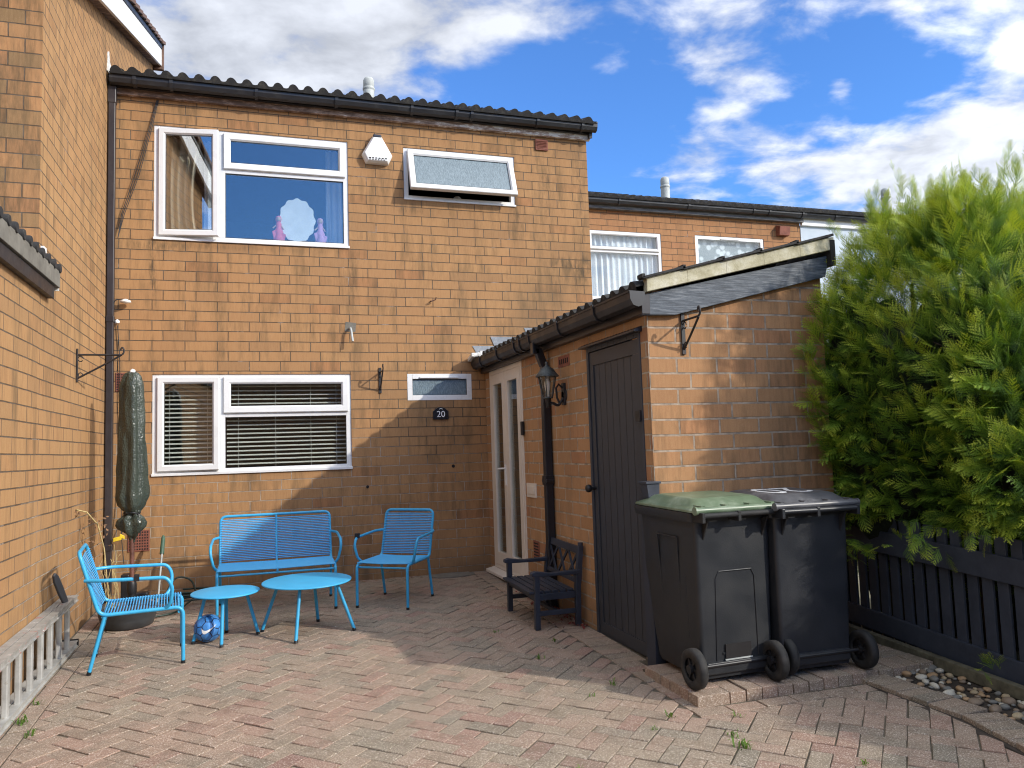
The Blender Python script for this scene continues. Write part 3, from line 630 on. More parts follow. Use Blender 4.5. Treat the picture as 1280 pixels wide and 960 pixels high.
b = MB(); b.obox((XL+.07, -.04, 5.08), (.05, 0, -.005), (0, .09, .03), (0, -.01, .02)); b.prism([(XL+.003, -.16, 5.07), (XL+.003, .10, 5.12), (XL+.003, .06, 5.20), (XL+.003, -.03, 5.21), (XL+.003, -.08, 5.30), (XL+.003, -.13, 5.27)], (.008, 0, 0)); b.build('lead_patch', M['plaster'], house)
def flue(loc, parent, h=.34, r=.07):
    x, y, z = loc; b = MB(); b.lathe([(r, -.3), (r, h*.45), (r*.98, h*.47), (r*1.12, h*.5), (r*1.12, h*.56), (r*.95, h*.6), (r*1.0, h*.62), (r*1.0, h*.86), (r*.8, h*.95), (r*.3, h)], loc, 20)
    b.build('flue', M['flue'], parent)
flue((2.66, 1.5, 5.78), house)
# windows of the house
def two_light(x0, x1, z0, z1, low, glass, ang):
    w = MB(); fw = .052; rect_frame(w, x0, x1, z0, z1, fw, .012, .075); xm = x0+.59; w.box((xm, .012, z0+fw), (xm+.075, .075, z1-fw))
    zt = z1-.395 if low else z1-.405
    w.box((xm+.075, .012, zt-.035), (x1-fw, .075, zt+.02)); w.box((x0-.004, -.018, z0-.004), (x1+.004, .075, z0+.022))
    win = w.build('window', M['upvc'], house, bevel=.003)
    sash('casement', x0+.045, xm+.022, z0+.04, z1-.03, .064, .010, win, M['glass_case'] if not low else glass, 'left', ang)
    sash('top_light', xm+.06, x1-.03, zt+.006, z1-.03, .07, .010, win, glass)
    pane(xm+.08, x1-fw-.004, z0+fw+.01, zt-.035, .03, win, glass)
    k = MB(); rect_frame(k, xm+.075, x1-fw+.002, z0+fw-.002, zt-.033, .006, .018, .03); k.build('gasket', M['black'], win)
    return win, xm
win1, xm = two_light(.31, 2.21, 3.47, 4.635, False, M['glass'], R(8))
win3, xm3 = two_light(.305, 2.205, 1.145, 2.13, True, M['glass_low'], R(3.5))
curtain('curtain', .40, .74, 3.50, 4.62, .26, win1, M['curtain'], .035, 4, .25); curtain('curtain', .76, .94, 3.50, 4.62, .30, win1, M['curtain_blue'], .02, 3, .1)
curtain('curtain', 2.0, 2.18, 3.50, 4.62, .28, win1, M['curtain_blue'], .02, 3)
b = MB(); zz = 1.19
while zz < 2.1:
    for xa, xb in ((.36, .90), (.98, 2.16)): b.obox(((xa+xb)/2, .125, zz), ((xb-xa)/2, 0, 0), (0, .0125, .0065), (0, -.0006, .0012))
    zz += .0435
for xx in (.45, .80, 1.09, 1.45, 1.80, 2.06): b.box((xx, .107, 1.18), (xx+.003, .110, 2.1))
b.build('venetian_blind', M['blind'], win3)
# bathroom window, top hung, propped open
w = MB(); rect_frame(w, 2.81, 4.09, 4.045, 4.63, .052, .010, .075); w.box((2.806, -.016, 4.041), (4.094, .075, 4.062)); w.box((2.87, -.004, 4.60), (4.03, .010, 4.615)); win2 = w.build('window', M['upvc'], house, bevel=.003)
sash('awning_sash', 2.85, 4.06, 4.085, 4.60, .068, .006, win2, M['frost'], 'top', R(20))
# small cloakroom window
w = MB(); rect_frame(w, 2.80, 3.51, 1.845, 2.13, .055, -.004, .06); w.box((2.93, -.02, 2.083), (3.36, -.004, 2.098)); win4 = w.build('window', M['upvc'], house, bevel=.003)
pane(2.85, 3.46, 1.895, 2.08, .02, win4, M['frost'])
k = MB(); rect_frame(k, 2.853, 3.457, 1.898, 2.077, .006, .002, .02); k.build('gasket', M['black'], win4)
# air bricks and vents
def grate(x0, x1, z0, z1, nx, nz, parent, y=0., name='air_brick'):
    b = MB(); b.box((x0, y-.008, z0), (x1, y+.01, z1)); g = b.build(name, M['terra'], parent, bevel=.002)
    h = MB(); dx = (x1-x0)/(nx+.6); dz = (z1-z0)/(nz+.6)
    for i in range(nx):
        for j in range(nz):
            cx = x0+(i+.8)*dx; cz = z0+(j+.8)*dz; h.box((cx-dx*.27, y-.0098, cz-dz*.27), (cx+dx*.27, y-.007, cz+dz*.27))
    h.build('holes', M['hole'], g)
grate(-.015, .095, 1.965, 2.145, 5, 7, house); grate(.10, .29, .44, .64, 8, 7, house)
b = MB(); b.box((4.355, -.02, 4.735), (4.505, .01, 4.865)); b.box((4.37, -.025, 4.75), (4.49, -.02, 4.76))
for k in range(5): b.obox((4.43, -.022, 4.77+k*.018), (.06, 0, 0), (0, .006, .005), (0, -.002, .003))
b.build('wall_vent', M['terra'], house)
# stains and plugged holes the wall has
for x, z, s in ((2.36, .95, .016), (3.28, 1.13, .018)):
    b = MB(); b.lathe([(s, -.004), (s*.6, -.006)], (x, 0, z), 10, 'y'); b.build('drill_hole', M['hole'], house)

# overflow pipe, hook, sensor, cable
o = empty('overflow_pipe', (2.2, 0, 2.62), 'small grey elbow pipe poking from a mortar patch above the ground floor window', 'pipe', tilt=False)
b = MB(); b.add([(2.15,-.004,2.58),(2.26,-.004,2.575),(2.27,-.004,2.67),(2.16,-.004,2.68),(2.15,.004,2.58),(2.26,.004,2.575),(2.27,.004,2.67),(2.16,.004,2.68)], [(0,1,2,3),(4,5,6,7),(0,1,5,4),(1,2,6,5),(2,3,7,6),(3,0,4,7)]); b.build('mortar_patch', M['verge_grey'], o)
b = MB(); b.tube(fil([(2.20, .02, 2.61), (2.205, -.07, 2.61), (2.22, -.10, 2.46)], .05), .013, 8); b.build('elbow', M['flue'], o)
o = empty('wall_hook', (3.1, 0, 2.9), 'small rusty hook sticking out of the bricks above the cloakroom window', 'hook', tilt=False)
b = MB(); b.tube([(3.07, .01, 2.92), (3.07, -.05, 2.92)], .006); b.tube([(3.07, -.045, 2.915), (3.12, -.05, 2.935), (3.125, -.06, 2.96)], .006); b.build('shank', M['rust'], o)
o = empty('wall_sensor', (.05, 0, 2.83), 'small clear disc lamp on a curved black wire beside the left downpipe', 'sensor', tilt=False)
b = MB(); b.tube(fil([(-.03, -.08, 2.74), (-.02, -.08, 2.84), (.05, -.07, 2.85)], .05), .005, 6); b.build('arm', M['black'], o)
b = MB(); b.lathe([(.012, .02), (.045, .005), (.05, -.01), (.02, -.02)], (.075, -.07, 2.83), 16); b.build('disc', M['bulb'], o)
o = empty('cable_insulator', (.0, 0, 2.64), 'tiny pale insulator knob against the left downpipe', 'fitting', tilt=False)
b = MB(); b.lathe([(.018, 0), (.022, .02), (.008, .035)], (.0, -.04, 2.62), 10); b.build('knob', M['bulb'], o)
b = MB(); random.seed(3)
for k in range(3):
    b.tube([(.335+k*.008, -.012, 4.885), (.26+k*.012, -.02, 4.55), (.14+k*.02, -.02, 4.1), (.03+k*.012, -.03, 3.7), (.0, -.05, 3.45)], .0035, 5)
tag(b.build('aerial_cable', M['black']), 'thin dark cables slanting down the brick left of the upper window', 'cable')
b = MB(); b.tube([(.0, -.02, 2.6), (.02, -.02, 2.3), (.03, -.03, 1.9), (.04, -.03, 1.4), (.05, -.06, .9), (.06, -.10, .6), (.09, -.15, .35)], .004, 5)
b.tube([(.05, -.02, 1.95), (.10, -.02, 1.5), (.13, -.03, 1.1), (.10, -.05, .8), (.05, -.1, .58)], .004, 5); tag(b.build('hanging_cable', M['black']), 'loose dark cables hanging down the corner behind the covered parasol', 'cable')
b = MB(); b.obox((.03, -.12, .58), (.035, 0, .008), (0, .01, 0), (0, 0, .018)); b.obox((.07, -.12, .60), (.02, 0, -.012), (0, .008, 0), (0, 0, .015)); tag(b.build('yellow_clip', M['yellow'], bevel=.003), 'yellow plastic clip on the hanging cables behind the parasol', 'clip')
# alarm box
o = empty('alarm_box', (2.52, 0, 4.5), 'white triangular burglar alarm box between the two upstairs windows', 'alarm box', tilt=False)
def hexa(s, y): # truncated triangle
    c = (2.52, 4.53); P = [(-.05,.175), (.05,.175), (.165,-.03), (.12,-.125), (-.12,-.125), (-.165,-.03)]
    return [(c[0]+a*s, y, c[1]+d*s) for a, d in P]
b = MB(); A, B_, C_ = hexa(1, 0), hexa(.98, -.045), hexa(.84, -.085)
b.add(A+B_+C_, [(i, (i+1)%6, 6+(i+1)%6, 6+i) for i in range(6)]+[(6+i, 6+(i+1)%6, 12+(i+1)%6, 12+i) for i in range(6)]+[tuple(range(12, 18))]); b.build('housing', M['white'], o, bevel=.006)
b = MB(); b.box((2.475, -.075, 4.685), (2.565, -.002, 4.72)); b.build('strobe_cap', M['navy'], o, bevel=.01)
b = MB()
for k in range(6): b.box((2.425+k*.034, -.089, 4.445), (2.445+k*.034, -.082, 4.455)); b.box((2.43+k*.03, -.089, 4.43), (2.445+k*.03, -.078, 4.437))
b.build('sounder_slots', M['hole'], o)
# text helper
def text_mesh(body, size, mat, name, parent, Mx, depth=.002):
    cu = bpy.data.curves.new(name, 'FONT'); cu.body = body; cu.size = size; cu.extrude = depth; cu.align_x = 'CENTER'; cu.align_y = 'CENTER'
    to = bpy.data.objects.new('tmp', cu); col.objects.link(to); bpy.context.view_layer.update()
    me = bpy.data.meshes.new_from_object(to.evaluated_get(bpy.context.evaluated_depsgraph_get())); bpy.data.objects.remove(to); me.name = name
    me.transform(Mx); me.materials.clear(); me.materials.append(mat); o = bpy.data.objects.new(name, me); col.objects.link(o)
    if parent: o.parent = parent; o.matrix_parent_inverse = wm(parent).inverted() if parent.get('_w') else Matrix()
    return o
o = empty('house_number_sign', (3.16, 0, 1.70), 'arched black house number plate reading 20 in white under the small window', 'sign', tilt=False); o['_w'] = 1
b = MB(); P = [(-.085,-.06), (.085,-.06), (.085,.03), (.06,.045)]+[(.055*math.cos(a), .045+.03*math.sin(a)) for a in (R(20), R(60), R(90), R(120), R(160))]+[(-.06,.045), (-.085,.03)]
b.prism([(3.155+x, -.018, 1.695+z) for x, z in P], (0, .017, 0)); b.build('plate', M['sign'], o, bevel=.002)
RX = Matrix.Rotation(R(90), 4, 'X')
text_mesh('20', .095, M['paint_white'], 'numerals', o, Matrix.Translation((3.155, -.0195, 1.69)) @ RX, .0008)
b = MB(); b.tube([(3.135, -.019, 1.745), (3.155, -.019, 1.752), (3.175, -.019, 1.745)], .003, 5); b.build('emblem', M['paint_white'], o)
del o['_w']
# hanging basket brackets
def bracket(loc, outv, label, reach=.21, h=.27):
    o = empty('hanging_basket_bracket', loc, label, 'bracket', tilt=False); p = Vector(loc); u = Vector(outv); s = u.cross(Vector((0,0,1)))
    b = MB(); b.obox(p+u*.006, s*.014, u*.005, Vector((0,0,h/2))); b.build('back_plate', M['blackmetal'], o, bevel=.002)
    b = MB(); z = Vector((0,0,1)); T = p+z*h*.32; b.tube([T, T+u*reach], .0075, 6)
    b.tube(fil([p+z*(-h*.40), p+u*reach*.5+z*(-h*.05), p+u*reach*.96+z*h*.30], .1), .0075, 6)
    b.tube([p+u*(reach+.012*math.cos(a))+z*(h*.34+.028+.028*math.sin(a)) for a in [R(-90+i*30) for i in range(10)]], .007, 6)
    b.tube([p+u*(.03+.02*math.cos(a))+z*(h*.2+.022*math.sin(a)) for a in [R(i*40) for i in range(9)]], .004, 6)
    b.tube([p+u*(.03+.016*math.cos(a))+z*(-h*.28+.018*math.sin(a)) for a in [R(i*40) for i in range(9)]], .004, 6)
    b.build('scroll_arm', M['blackmetal'], o); return o
bracket((2.51, -.002, 2.06), (0,-1,0), 'black iron hanging basket bracket beside the ground floor window')
bracket((3.93, YS-.002, 2.01), (0,-1,0), 'black iron scroll bracket on the front of the brick outbuilding')
bracket((XL+.002, -1.31, 2.07), (1,0,0), 'thin black bracket on the left brick wall near the downpipe', reach=.33)
# things on the bedroom sill
o = empty('vanity_mirror', (1.70, .22, 3.56), 'scalloped oval dressing table mirror standing behind the upstairs window', 'mirror', tilt=False)
P = [((.185+.008*math.cos(a*12))*math.cos(a), (.235+.008*math.cos(a*12))*math.sin(a)) for a in [2*math.pi*i/72 for i in range(72)]]
b = MB(); b.prism([(1.69+x, .20, 3.80+z) for x, z in P], (0, .012, 0)); b.build('mirror_plate', M['mirror'], o)
b = MB(); b.box((1.60, .18, 3.52), (1.78, .26, 3.56)); b.build('stand', M['white'], o)
for x, mt, lab in ((1.50, 'pink', 'small doll in a pink dress left of the mirror behind the upstairs window'), (1.93, 'lilac', 'small doll in a lilac dress right of the mirror behind the upstairs window')):
    o = empty('doll', (x, .2, 3.54), lab, 'doll', tilt=False)
    b = MB(); b.lathe([(.045, 0), (.058, .03), (.040, .08), (.048, .11), (.026, .16), (.030, .2), (.01, .23)], (x, .2, 3.55), 14); b.obox((x-.035, .2, 3.62), (.02, 0, .01), (0, .03, 0), (-.012, 0, .05)); b.obox((x+.04, .2, 3.60), (.022, 0, -.01), (0, .03, 0), (.01, 0, .04)); b.build('dress', M[mt], o)
    b = MB(); b.lathe([(.004, -.03), (.02, -.022), (.028, 0), (.02, .022), (.004, .03)], (x, .2, 3.80), 12); b.tube([(x-.02, .2, 3.74), (x-.06, .19, 3.70)], .007, 6); b.tube([(x+.02, .2, 3.74), (x+.05, .19, 3.69)], .007, 6); b.build('figure', M['skin'], o)
    b = MB(); b.lathe([(.008, -.06), (.028, -.03), (.034, 0), (.026, .028), (.006, .036)], (x, .212, 3.805), 12); b.build('hair', M[mt], o)
b = MB(); b.lathe([(.055, 0), (.05, .05), (.03, .075), (.01, .085)], (3.43, .10, 4.07), 14); tag(b.build('sponge_ball', M['white']), 'white crumpled bath sponge on the sill of the propped open upstairs window', 'sponge')

# ================================================================== brick outbuilding (porch and store)
shed = empty('brick_outbuilding', (4.35, -1.9, gz(-1.9)), 'brick lean-to porch and store with tiled roof, white door and dark grey door', 'outbuilding', tilt=False)
SR = .235
wall('side_wall', M['brick_shed_side'], ('x', XS), YS+.003, -.002, -.25, 2.30, [(-1.25, -.18, .06, 2.13), (-3.68, -2.80, -.12, 2.04)], shed)
wall('front_wall', M['brick_shed_front'], ('y', YS), XS+.003, 5.05, -.25, 2.62, [], shed, cut=[((XS, YS, 2.24), (-SR, 0, 1))])
wall('back_wall', M['brick_shed_side'], ('x', 5.05), YS+.222, -.002, -.25, 2.55, [], shed, out=1)
b = MB(); b.add([(XS+.23, YS+.23, -.05), (5.03, YS+.23, -.05), (5.03, 0, -.05), (XS+.23, 0, -.05)], [(0,1,2,3)]); b.box((XS+.23, -2.2, -.05), (5.0, -2.1, 2.2)); b.build('interior', M['room'], shed)
un = Vector((1, 0, SR)).normalized()
tiles('roof', M['tile'], shed, (3.60, YS-.05, 2.30), (0,1,0), 26, un, 5, pitch=.1455, course=.297, amp=.032)
gutter('gutter', (3.615, -.01, 2.27), (3.615, YS-.10, 2.265), (-1,0,0), shed, M['gutter'], brackets=(.35, .95, 1.50, 1.66, 1.92, 2.6, 3.3))
b = MB(); b.box((3.615, YS-.05, 2.13), (XS+.005, -.003, 2.262)); b.build('fascia', M['pipe'], shed, bevel=.003)
# gable trim
b = MB(); b.prism([(3.62, YS-.045, 2.125), (3.86, YS-.045, 2.13), (5.06, YS-.045, 2.425), (5.10, YS-.045, 2.58), (3.62, YS-.045, 2.255)], (0, .04, 0)); b.build('bargeboard', M['barge'], shed, bevel=.003)
b = MB()
for k in range(5):
    xa = 3.64+k*.297; xb = xa+.30 if k < 4 else 5.12; za = 2.268+(xa-3.64)*SR; zb = za+(xb-xa)*SR
    b.prism([(xa, YS-.085, za), (xb-.002, YS-.085, zb), (xb-.002, YS-.085, zb+.088), (xa, YS-.085, za+.096)], (0, .05, 0))
b.build('verge_mortar', M['verge'], shed, bevel=.004)
b = MB()
for k in range(5):
    xa = 3.60+k*.297; za = 2.374+(xa-3.64)*SR; b.obox((xa+.16, YS-.07, za+.03), (.155, 0, .0365+.004), (0, .035, 0), (-.003, 0, .008)); b.obox((xa+.01, YS-.07, za+.002), (.012, 0, 0), (0, .035, 0), (0, 0, .014))
b.build('verge_tiles', M['tile'], shed, bevel=.003)
b = MB(); b.box((5.08, YS-.09, 2.50), (5.12, -.01, 2.68)); b.build('top_edge', M['tile'], shed)
# stepped flashing against the house wall
b = MB()
for k in range(7):
    x0 = 3.53+k*.205*2.1/2.1*1.0; zt = 2.44+k*.105
    x0 = 3.53+k*.42 if False else 3.53+k*.235; x0 = [3.53, 3.74, 4.14, 4.50, 4.86][k] if k < 5 else 9; zt = [2.44, 2.545, 2.65, 2.745, 2.84][k] if k < 5 else 0
    if k >= 5: break
    x1 = x0+.62; zb = 2.28+(x0-3.6)*SR
    b.prism([(x0, -.006-.003*(k%2), zt), (x1, -.006-.003*(k%2), zt), (x1+.05, -.006-.003*(k%2), 2.30+(x1+.05-3.6)*SR), (x0+.09, -.006-.003*(k%2), zb+.015)], (0, .005, 0))
b.build('flashing', M['lead'], shed)
b = MB()
for x, z, a, s in ((3.56, 2.305, 20, .075), (3.62, 2.325, 10, .06), (3.68, 2.34, 25, .05), (3.52, 2.30, 5, .05)):
    b.obox((x, -.10, z), (s*math.cos(R(a)), 0, s*.35*math.sin(R(a))), (0, .09, -.02), (0, .004, .022))
b.build('flashing_end', M['plaster'], shed, bevel=.008)
# white double door
D = MB(); y0, y1 = -.18, -1.25
X0, X1 = XS-.006, XS+.06
def dbox(b, ya, yb, za, zb, xa=0., xb=.05): b.box((XS+xa, ya, za), (XS+xb, yb, zb))
b = MB(); dbox(b, y0, y0-.045, .06, 2.13, -.008, .07); dbox(b, y1, y1+.045, .06, 2.13, -.008, .07); dbox(b, y0-.045, y1+.045, 2.085, 2.13, -.008, .07); dbox(b, y0-.045, y1+.045, .06, .10, -.008, .07)
door = b.build('entrance_door', M['upvc_door'], shed, bevel=.003)
for ya, yb in ((-.228, -.712), (-.718, -1.202)):
    b = MB(); s = .095
    dbox(b, ya, ya-s, .102, 2.083, -.012, .045); dbox(b, yb+s, yb, .102, 2.083, -.012, .045); dbox(b, ya-s, yb+s, 1.975, 2.083, -.012, .045); dbox(b, ya-s, yb+s, .102, .235, -.012, .045)
    b.build('door_leaf', M['upvc_door'], door, bevel=.004)
    b = MB(); b.box((XS+.008, ya-s+.002, .235), (XS+.014, yb+s-.002, 1.975)); b.build('pane', M['glass'], door)
b = MB(); dbox(b, -.67, -.70, .93, 1.14, -.022, -.012); b.tube([(XS-.02, -.685, 1.10), (XS-.055, -.685, 1.10), (XS-.055, -.56, 1.095)], .009, 8); b.build('handle', M['white'], door)
b = MB(); b.prism([(XS+.02, -.12, .06), (XS-.09, -.12, .035), (XS-.09, -.12, .005), (XS+.02, -.12, .005)], (0, -1.22, 0)); b.build('sill', M['upvc_door'], door, bevel=.003)
b = MB(); b.box((XS-.03, -1.24, 1.42), (XS-.008, -1.29, 1.55)); b.build('doorbell', M['black'], shed, bevel=.004)
curtain_b = MB(); curtain_b.box((XS+.25, -1.3, .0), (XS+.26, -.1, 2.1)); curtain_b.build('inner_screen', M['room'], shed)
b = MB(); b.box((XS-.012, -1.56, .845), (XS+.01, -1.31, .975)); lb = b.build('letterbox', M['upvc_door'], shed, bevel=.004)
b = MB(); b.box((XS-.018, -1.535, .875), (XS-.012, -1.35, .95)); b.build('flap', M['upvc_door'], lb, bevel=.003)
b = MB(); b.box((XS-.006, -1.58, .28), (XS+.01, -1.43, .46)); vb = b.build('air_brick', M['terra'], shed)
b = MB()
for k in range(6): b.box((XS-.008, -1.565, .30+k*.026), (XS-.005, -1.445, .312+k*.026))
b.build('holes', M['hole'], vb)
b = MB(); b.box((XS-.004, -2.45, 1.955), (XS+.01, -2.205, 2.045)); vb = b.build('air_brick', M['terra'], shed)
b = MB()
for k in range(5): b.box((XS-.006, -2.425+k*.042, 1.98), (XS-.003, -2.405+k*.042, 2.02))
b.build('holes', M['hole'], vb)
# downpipe with swan neck
b = MB(); yb = -1.98; b.box((XS-.075, yb-.034, gz(-2)), (XS-.01, yb+.034, 2.0)); b.obox((XS-.075, yb, 2.07), (.033, 0, 0), (0, .034, 0), (-.03, 0, .08)); b.box((XS-.155, yb-.034, 2.10), (XS-.09, yb+.034, 2.20)); b.box((XS-.085, yb-.043, .98), (XS-.004, yb+.043, 1.06)); b.box((XS-.083, yb-.06, 1.0), (XS-.01, yb+.06, 1.03))
b.build('downpipe', M['pipe2'], shed, bevel=.006)
# store door
b = MB(); ya, yb = -2.80, -3.68
dbox(b, ya, ya-.035, -.12, 2.04, -.008, .07); dbox(b, yb+.03, yb, -.12, 2.04, -.008, .07); dbox(b, ya-.035, yb+.03, 2.005, 2.04, -.008, .07)
sdoor = b.build('store_door', M['sheddoor'], shed, bevel=.003)
b = MB(); b.box((XS+.012, ya-.037, gz(-3.7)+.015), (XS+.04, yb+.032, 2.0)); b.build('boards', M['sheddoor'], sdoor)
b = MB(); b.box((XS+.002, ya-.04, 1.90), (XS+.012, yb+.034, 2.0)); b.box((XS+.002, ya-.04, gz(-3.7)+.01), (XS+.012, yb+.034, gz(-3.7)+.10)); b.box((XS+.002, ya-.04, gz(-3.7)+.10), (XS+.012, ya-.10, 1.90)); b.box((XS+.002, yb+.034, gz(-3.7)+.10), (XS+.012, yb+.13, 1.90)); b.build('rails', M['railpaint'], sdoor, bevel=.002)
b = MB(); b.prism([(XS-.06, ya+.03, 2.05), (XS, ya+.03, 2.075), (XS, ya+.03, 2.035), (XS-.06, ya+.03, 2.035)], (0, yb-ya-.06, 0)); b.build('weather_strip', M['pipe'], sdoor, bevel=.003)
b = MB(); b.lathe([(.012, 0), (.012, -.035), (.026, -.045), (.03, -.062), (.024, -.078), (.008, -.084)], (XS+.002, -2.865, .985), 16, 'x'); b.build('knob', M['black'], sdoor)
b = MB(); b.box((XS-.022, -3.60, 1.45), (XS-.004, -3.665, 1.52)); b.build('hinge', M['blackmetal'], sdoor)
# capped post at the corner
post = empty('corner_post', (3.62, -3.80, gz(-3.8)), 'short navy post with a flat cap at the corner beside the green-lidded bin', 'post', tilt=False)
b = MB(); b.box((3.595, -3.835, gz(-3.8)+.0), (3.665, -3.72, .99)); b.build('shaft', M['navy'], post, bevel=.003)
b = MB(); b.prism([(3.59, -3.85, .96), (3.665, -3.85, .96), (3.67, -3.85, 1.05), (3.58, -3.85, 1.05)], (0, .09, 0)); b.box((3.572, -3.858, 1.051), (3.678, -3.75, 1.065)); b.build('cap', M['navy'], post, bevel=.002)
# lantern
lan = empty('wall_lantern', (XS, -2.32, 1.74), 'dark metal coach lantern with clear glass beside the black downpipe', 'lantern', tilt=False)
b = MB(); b.lathe([(.055, 0), (.055, -.008), (.03, -.02)], (XS, -2.32, 1.72), 20, 'x'); b.box((XS-.02, -2.35, 1.64), (XS, -2.29, 1.82)); b.build('back_plate', M['blackmetal'], lan, bevel=.004)
LX, LY, LZ = XS-.15, -2.32, 1.80
b = MB(); b.tube(fil([(XS-.015, LY, 1.70), (XS-.06, LY, 1.63), (XS-.11, LY, 1.66), (LX, LY, 1.65), (LX, LY, 1.71)], .04), .012, 8); b.tube([(XS-.02, LY, 1.78), (XS-.05, LY, 1.81), (XS-.075, LY, 1.78), (XS-.07, LY, 1.70), (XS-.05, LY, 1.66)], .009, 8)
b.lathe([(.012, -.08), (.018, -.07), (.016, -.04), (.024, -.03), (.026, .0)], (LX, LY, 1.70), 12); b.build('arm', M['blackmetal'], lan)
b = MB()
for k in range(6):
    a = R(60*k); b.tube([(LX+.042*math.cos(a), LY+.042*math.sin(a), 1.70), (LX+.078*math.cos(a), LY+.078*math.sin(a), 1.875)], .0045, 5)
b.lathe([(.046, 1.695), (.048, 1.705), (.035, 1.708)], (LX, LY, 0), 6); b.lathe([(.082, 1.87), (.082, 1.88), (.07, 1.882)], (LX, LY, 0), 6); b.build('cage', M['lantern'], lan)
b = MB(); b.lathe([(.098, 1.872), (.098, 1.878), (.075, 1.905), (.055, 1.935), (.03, 1.952), (.014, 1.96), (.012, 1.975), (.016, 1.985), (.006, 1.997)], (LX, LY, 0), 12); b.build('roof_cap', M['lantern'], lan)
b = MB(); b.lathe([(.041, 1.705), (.076, 1.872)], (LX, LY, 0), 6, cap=False); b.build('glass', M['lanternglass'], lan)
b = MB(); b.lathe([(.012, 1.71), (.014, 1.75), (.024, 1.79), (.026, 1.82), (.016, 1.85), (.003, 1.858)], (LX, LY, 0), 14); b.build('bulb', M['bulb'], lan)

# ================================================================== left house
lh = empty('gabled_house', (-2, -1, 0), 'tall orange brick house with white bargeboard at the left edge', 'house', tilt=False)
rs = math.tan(R(19.4)); zr0 = 4.86+.0
def rake(y): return 5.28+(y+1.03)*(6.80-5.28)/(3.22+1.03)
wall('gable_wall', M['brick_side'], ('x', XL), -2.46, 3.4, -.3, 7.0, [], lh, out=1, cut=[((XL, -1.03, rake(-1.03)+.02), (0, -rs, 1))])
wall('front_wall', M['brick_left_front'], ('y', -2.463), -6, XL-.003, 2.3, 4.9, [], lh)
for nm, dz0, dz1, x0, x1, mt in (('bargeboard', 0, .24, .085, .115, 'white'), ('verge_trim', .245, .30, .07, .125, 'gutter')):
    b = MB(); yy0, yy1 = -2.75, 3.30; b.prism([(XL+x0, yy0, rake(yy0)+dz0), (XL+x0, yy1, rake(yy1)+dz0), (XL+x0, yy1, rake(yy1)+dz1), (XL+x0, yy0, rake(yy0)+dz1)], (x1-x0, 0, 0)); b.build(nm, M[mt], lh, bevel=.003)
b = MB(); b.prism([(XL-.02, -2.75, rake(-2.75)), (XL-.02, 3.3, rake(3.3)), (XL-.02, 3.3, rake(3.3)+.012), (XL-.02, -2.75, rake(-2.75)+.012)], (.105, 0, 0)); b.build('soffit', M['oldwood'], lh)
uv = Vector((0, 1, rs)).normalized()
b = MB()
for k in range(22):
    y = -2.8+k*.28; z = rake(y)+.30; b.obox((XL-.02+random.uniform(-.006,.006), y+.15, z+.035+.15*rs), (.175, 0, 0), (0, .155, .155*rs+.012), (0, -.006, .022)); b.lathe([(.05, -.0), (.05, .29)], (XL+.06, y+.0, z+.04), 8, 'y') if False else None
b.obox((XL-.3, .25, rake(.25)+.32), (.25, 0, 0), tuple(uv*3.3), (0, -.003, .02)); b.build('roof', M['tile_brown'], lh, bevel=.004)
b = MB(); b.box((XL-.3, 3.30, rake(3.3)-.05), (XL+.14, 3.36, rake(3.3)+.36)); b.build('ridge_end', M['tile_brown'], lh)
# lean-to of the left house
ll = empty('brick_lean_to', (-1.2, -4.5, gz(-4.5)), 'low brick lean-to with a tiled edge and black fascia at the left edge', 'outbuilding', tilt=False)
wall('side_wall', M['brick_side'], ('x', XL+.004), -6.6, -2.467, -.4, 2.52, [], ll, out=1)
b = MB(); b.box((XL+.004, -6.65, 2.43), (XL+.045, -2.24, 2.515)); b.build('fascia', M['gutter'], ll, bevel=.003)
b = MB()
for k in range(15):
    y1_ = -2.16-k*.297; b.box((XL+.0, y1_-.292, 2.52), (XL+.062, y1_, 2.635))
b.build('verge_tiles', M['verge_grey'], ll, bevel=.004)
b = MB()
for k in range(30): y = -2.15-k*.1485; b.smooth = True; b.lathe([(.030, -.25), (.034, .012), (.03, .02)], (XL+.05, y-.03, 2.655), 10, 'x')
b.build('roof_rolls', M['tile'], ll)
tiles('roof', M['tile'], ll, (XL-1.6, -6.65, 2.655-1.62*SR), (0,1,0), 28, un, 6, pitch=.15, course=.27, amp=.03)
b = MB(); b.box((XL+.0, -2.17, 2.50), (XL+.055, -2.155, 2.68)); b.box((XL+.01, -2.47, 2.655), (XL+.03, -2.40, 2.74)); b.build('mortar_end', M['plaster'], ll)

# ================================================================== neighbours on the right
YN = 2.45
nh = empty('terraced_house', (7.5, YN, 0), 'set back brick terraced house with net curtained windows, above the outbuilding roof', 'house', tilt=False)
wall('front_wall', M['brick_far'], ('y', YN), 5.03, 9.95, -.2, 4.93, [(6.04, 7.32, 3.50, 4.585), (7.93, 9.22, 3.98, 4.60)], nh)
tiles('roof', M['tile'], nh, (5.04, YN-.20, 5.05), (1,0,0), 33, up, 14, amp=.03)
gutter('gutter', (5.04, YN-.085, 5.05), (9.96, YN-.085, 5.055), (0,-1,0), nh, M['gutter'], brackets=(.4, 1.5, 2.7, 3.9, 4.2, 4.85))
b = MB(); b.box((5.03, YN-.085, 4.90), (9.97, YN-.004, 5.05)); b.build('fascia', M['greywood'], nh, bevel=.003)
w = MB(); rect_frame(w, 6.04, 7.32, 3.50, 4.585, .055, YN+.01, YN+.07); w.box((6.095, YN+.01, 4.245), (7.265, YN+.07, 4.315)); w.box((6.45, YN-.002, 4.535), (6.82, YN+.01, 4.552)); wi = w.build('window', M['upvc'], nh, bevel=.003)
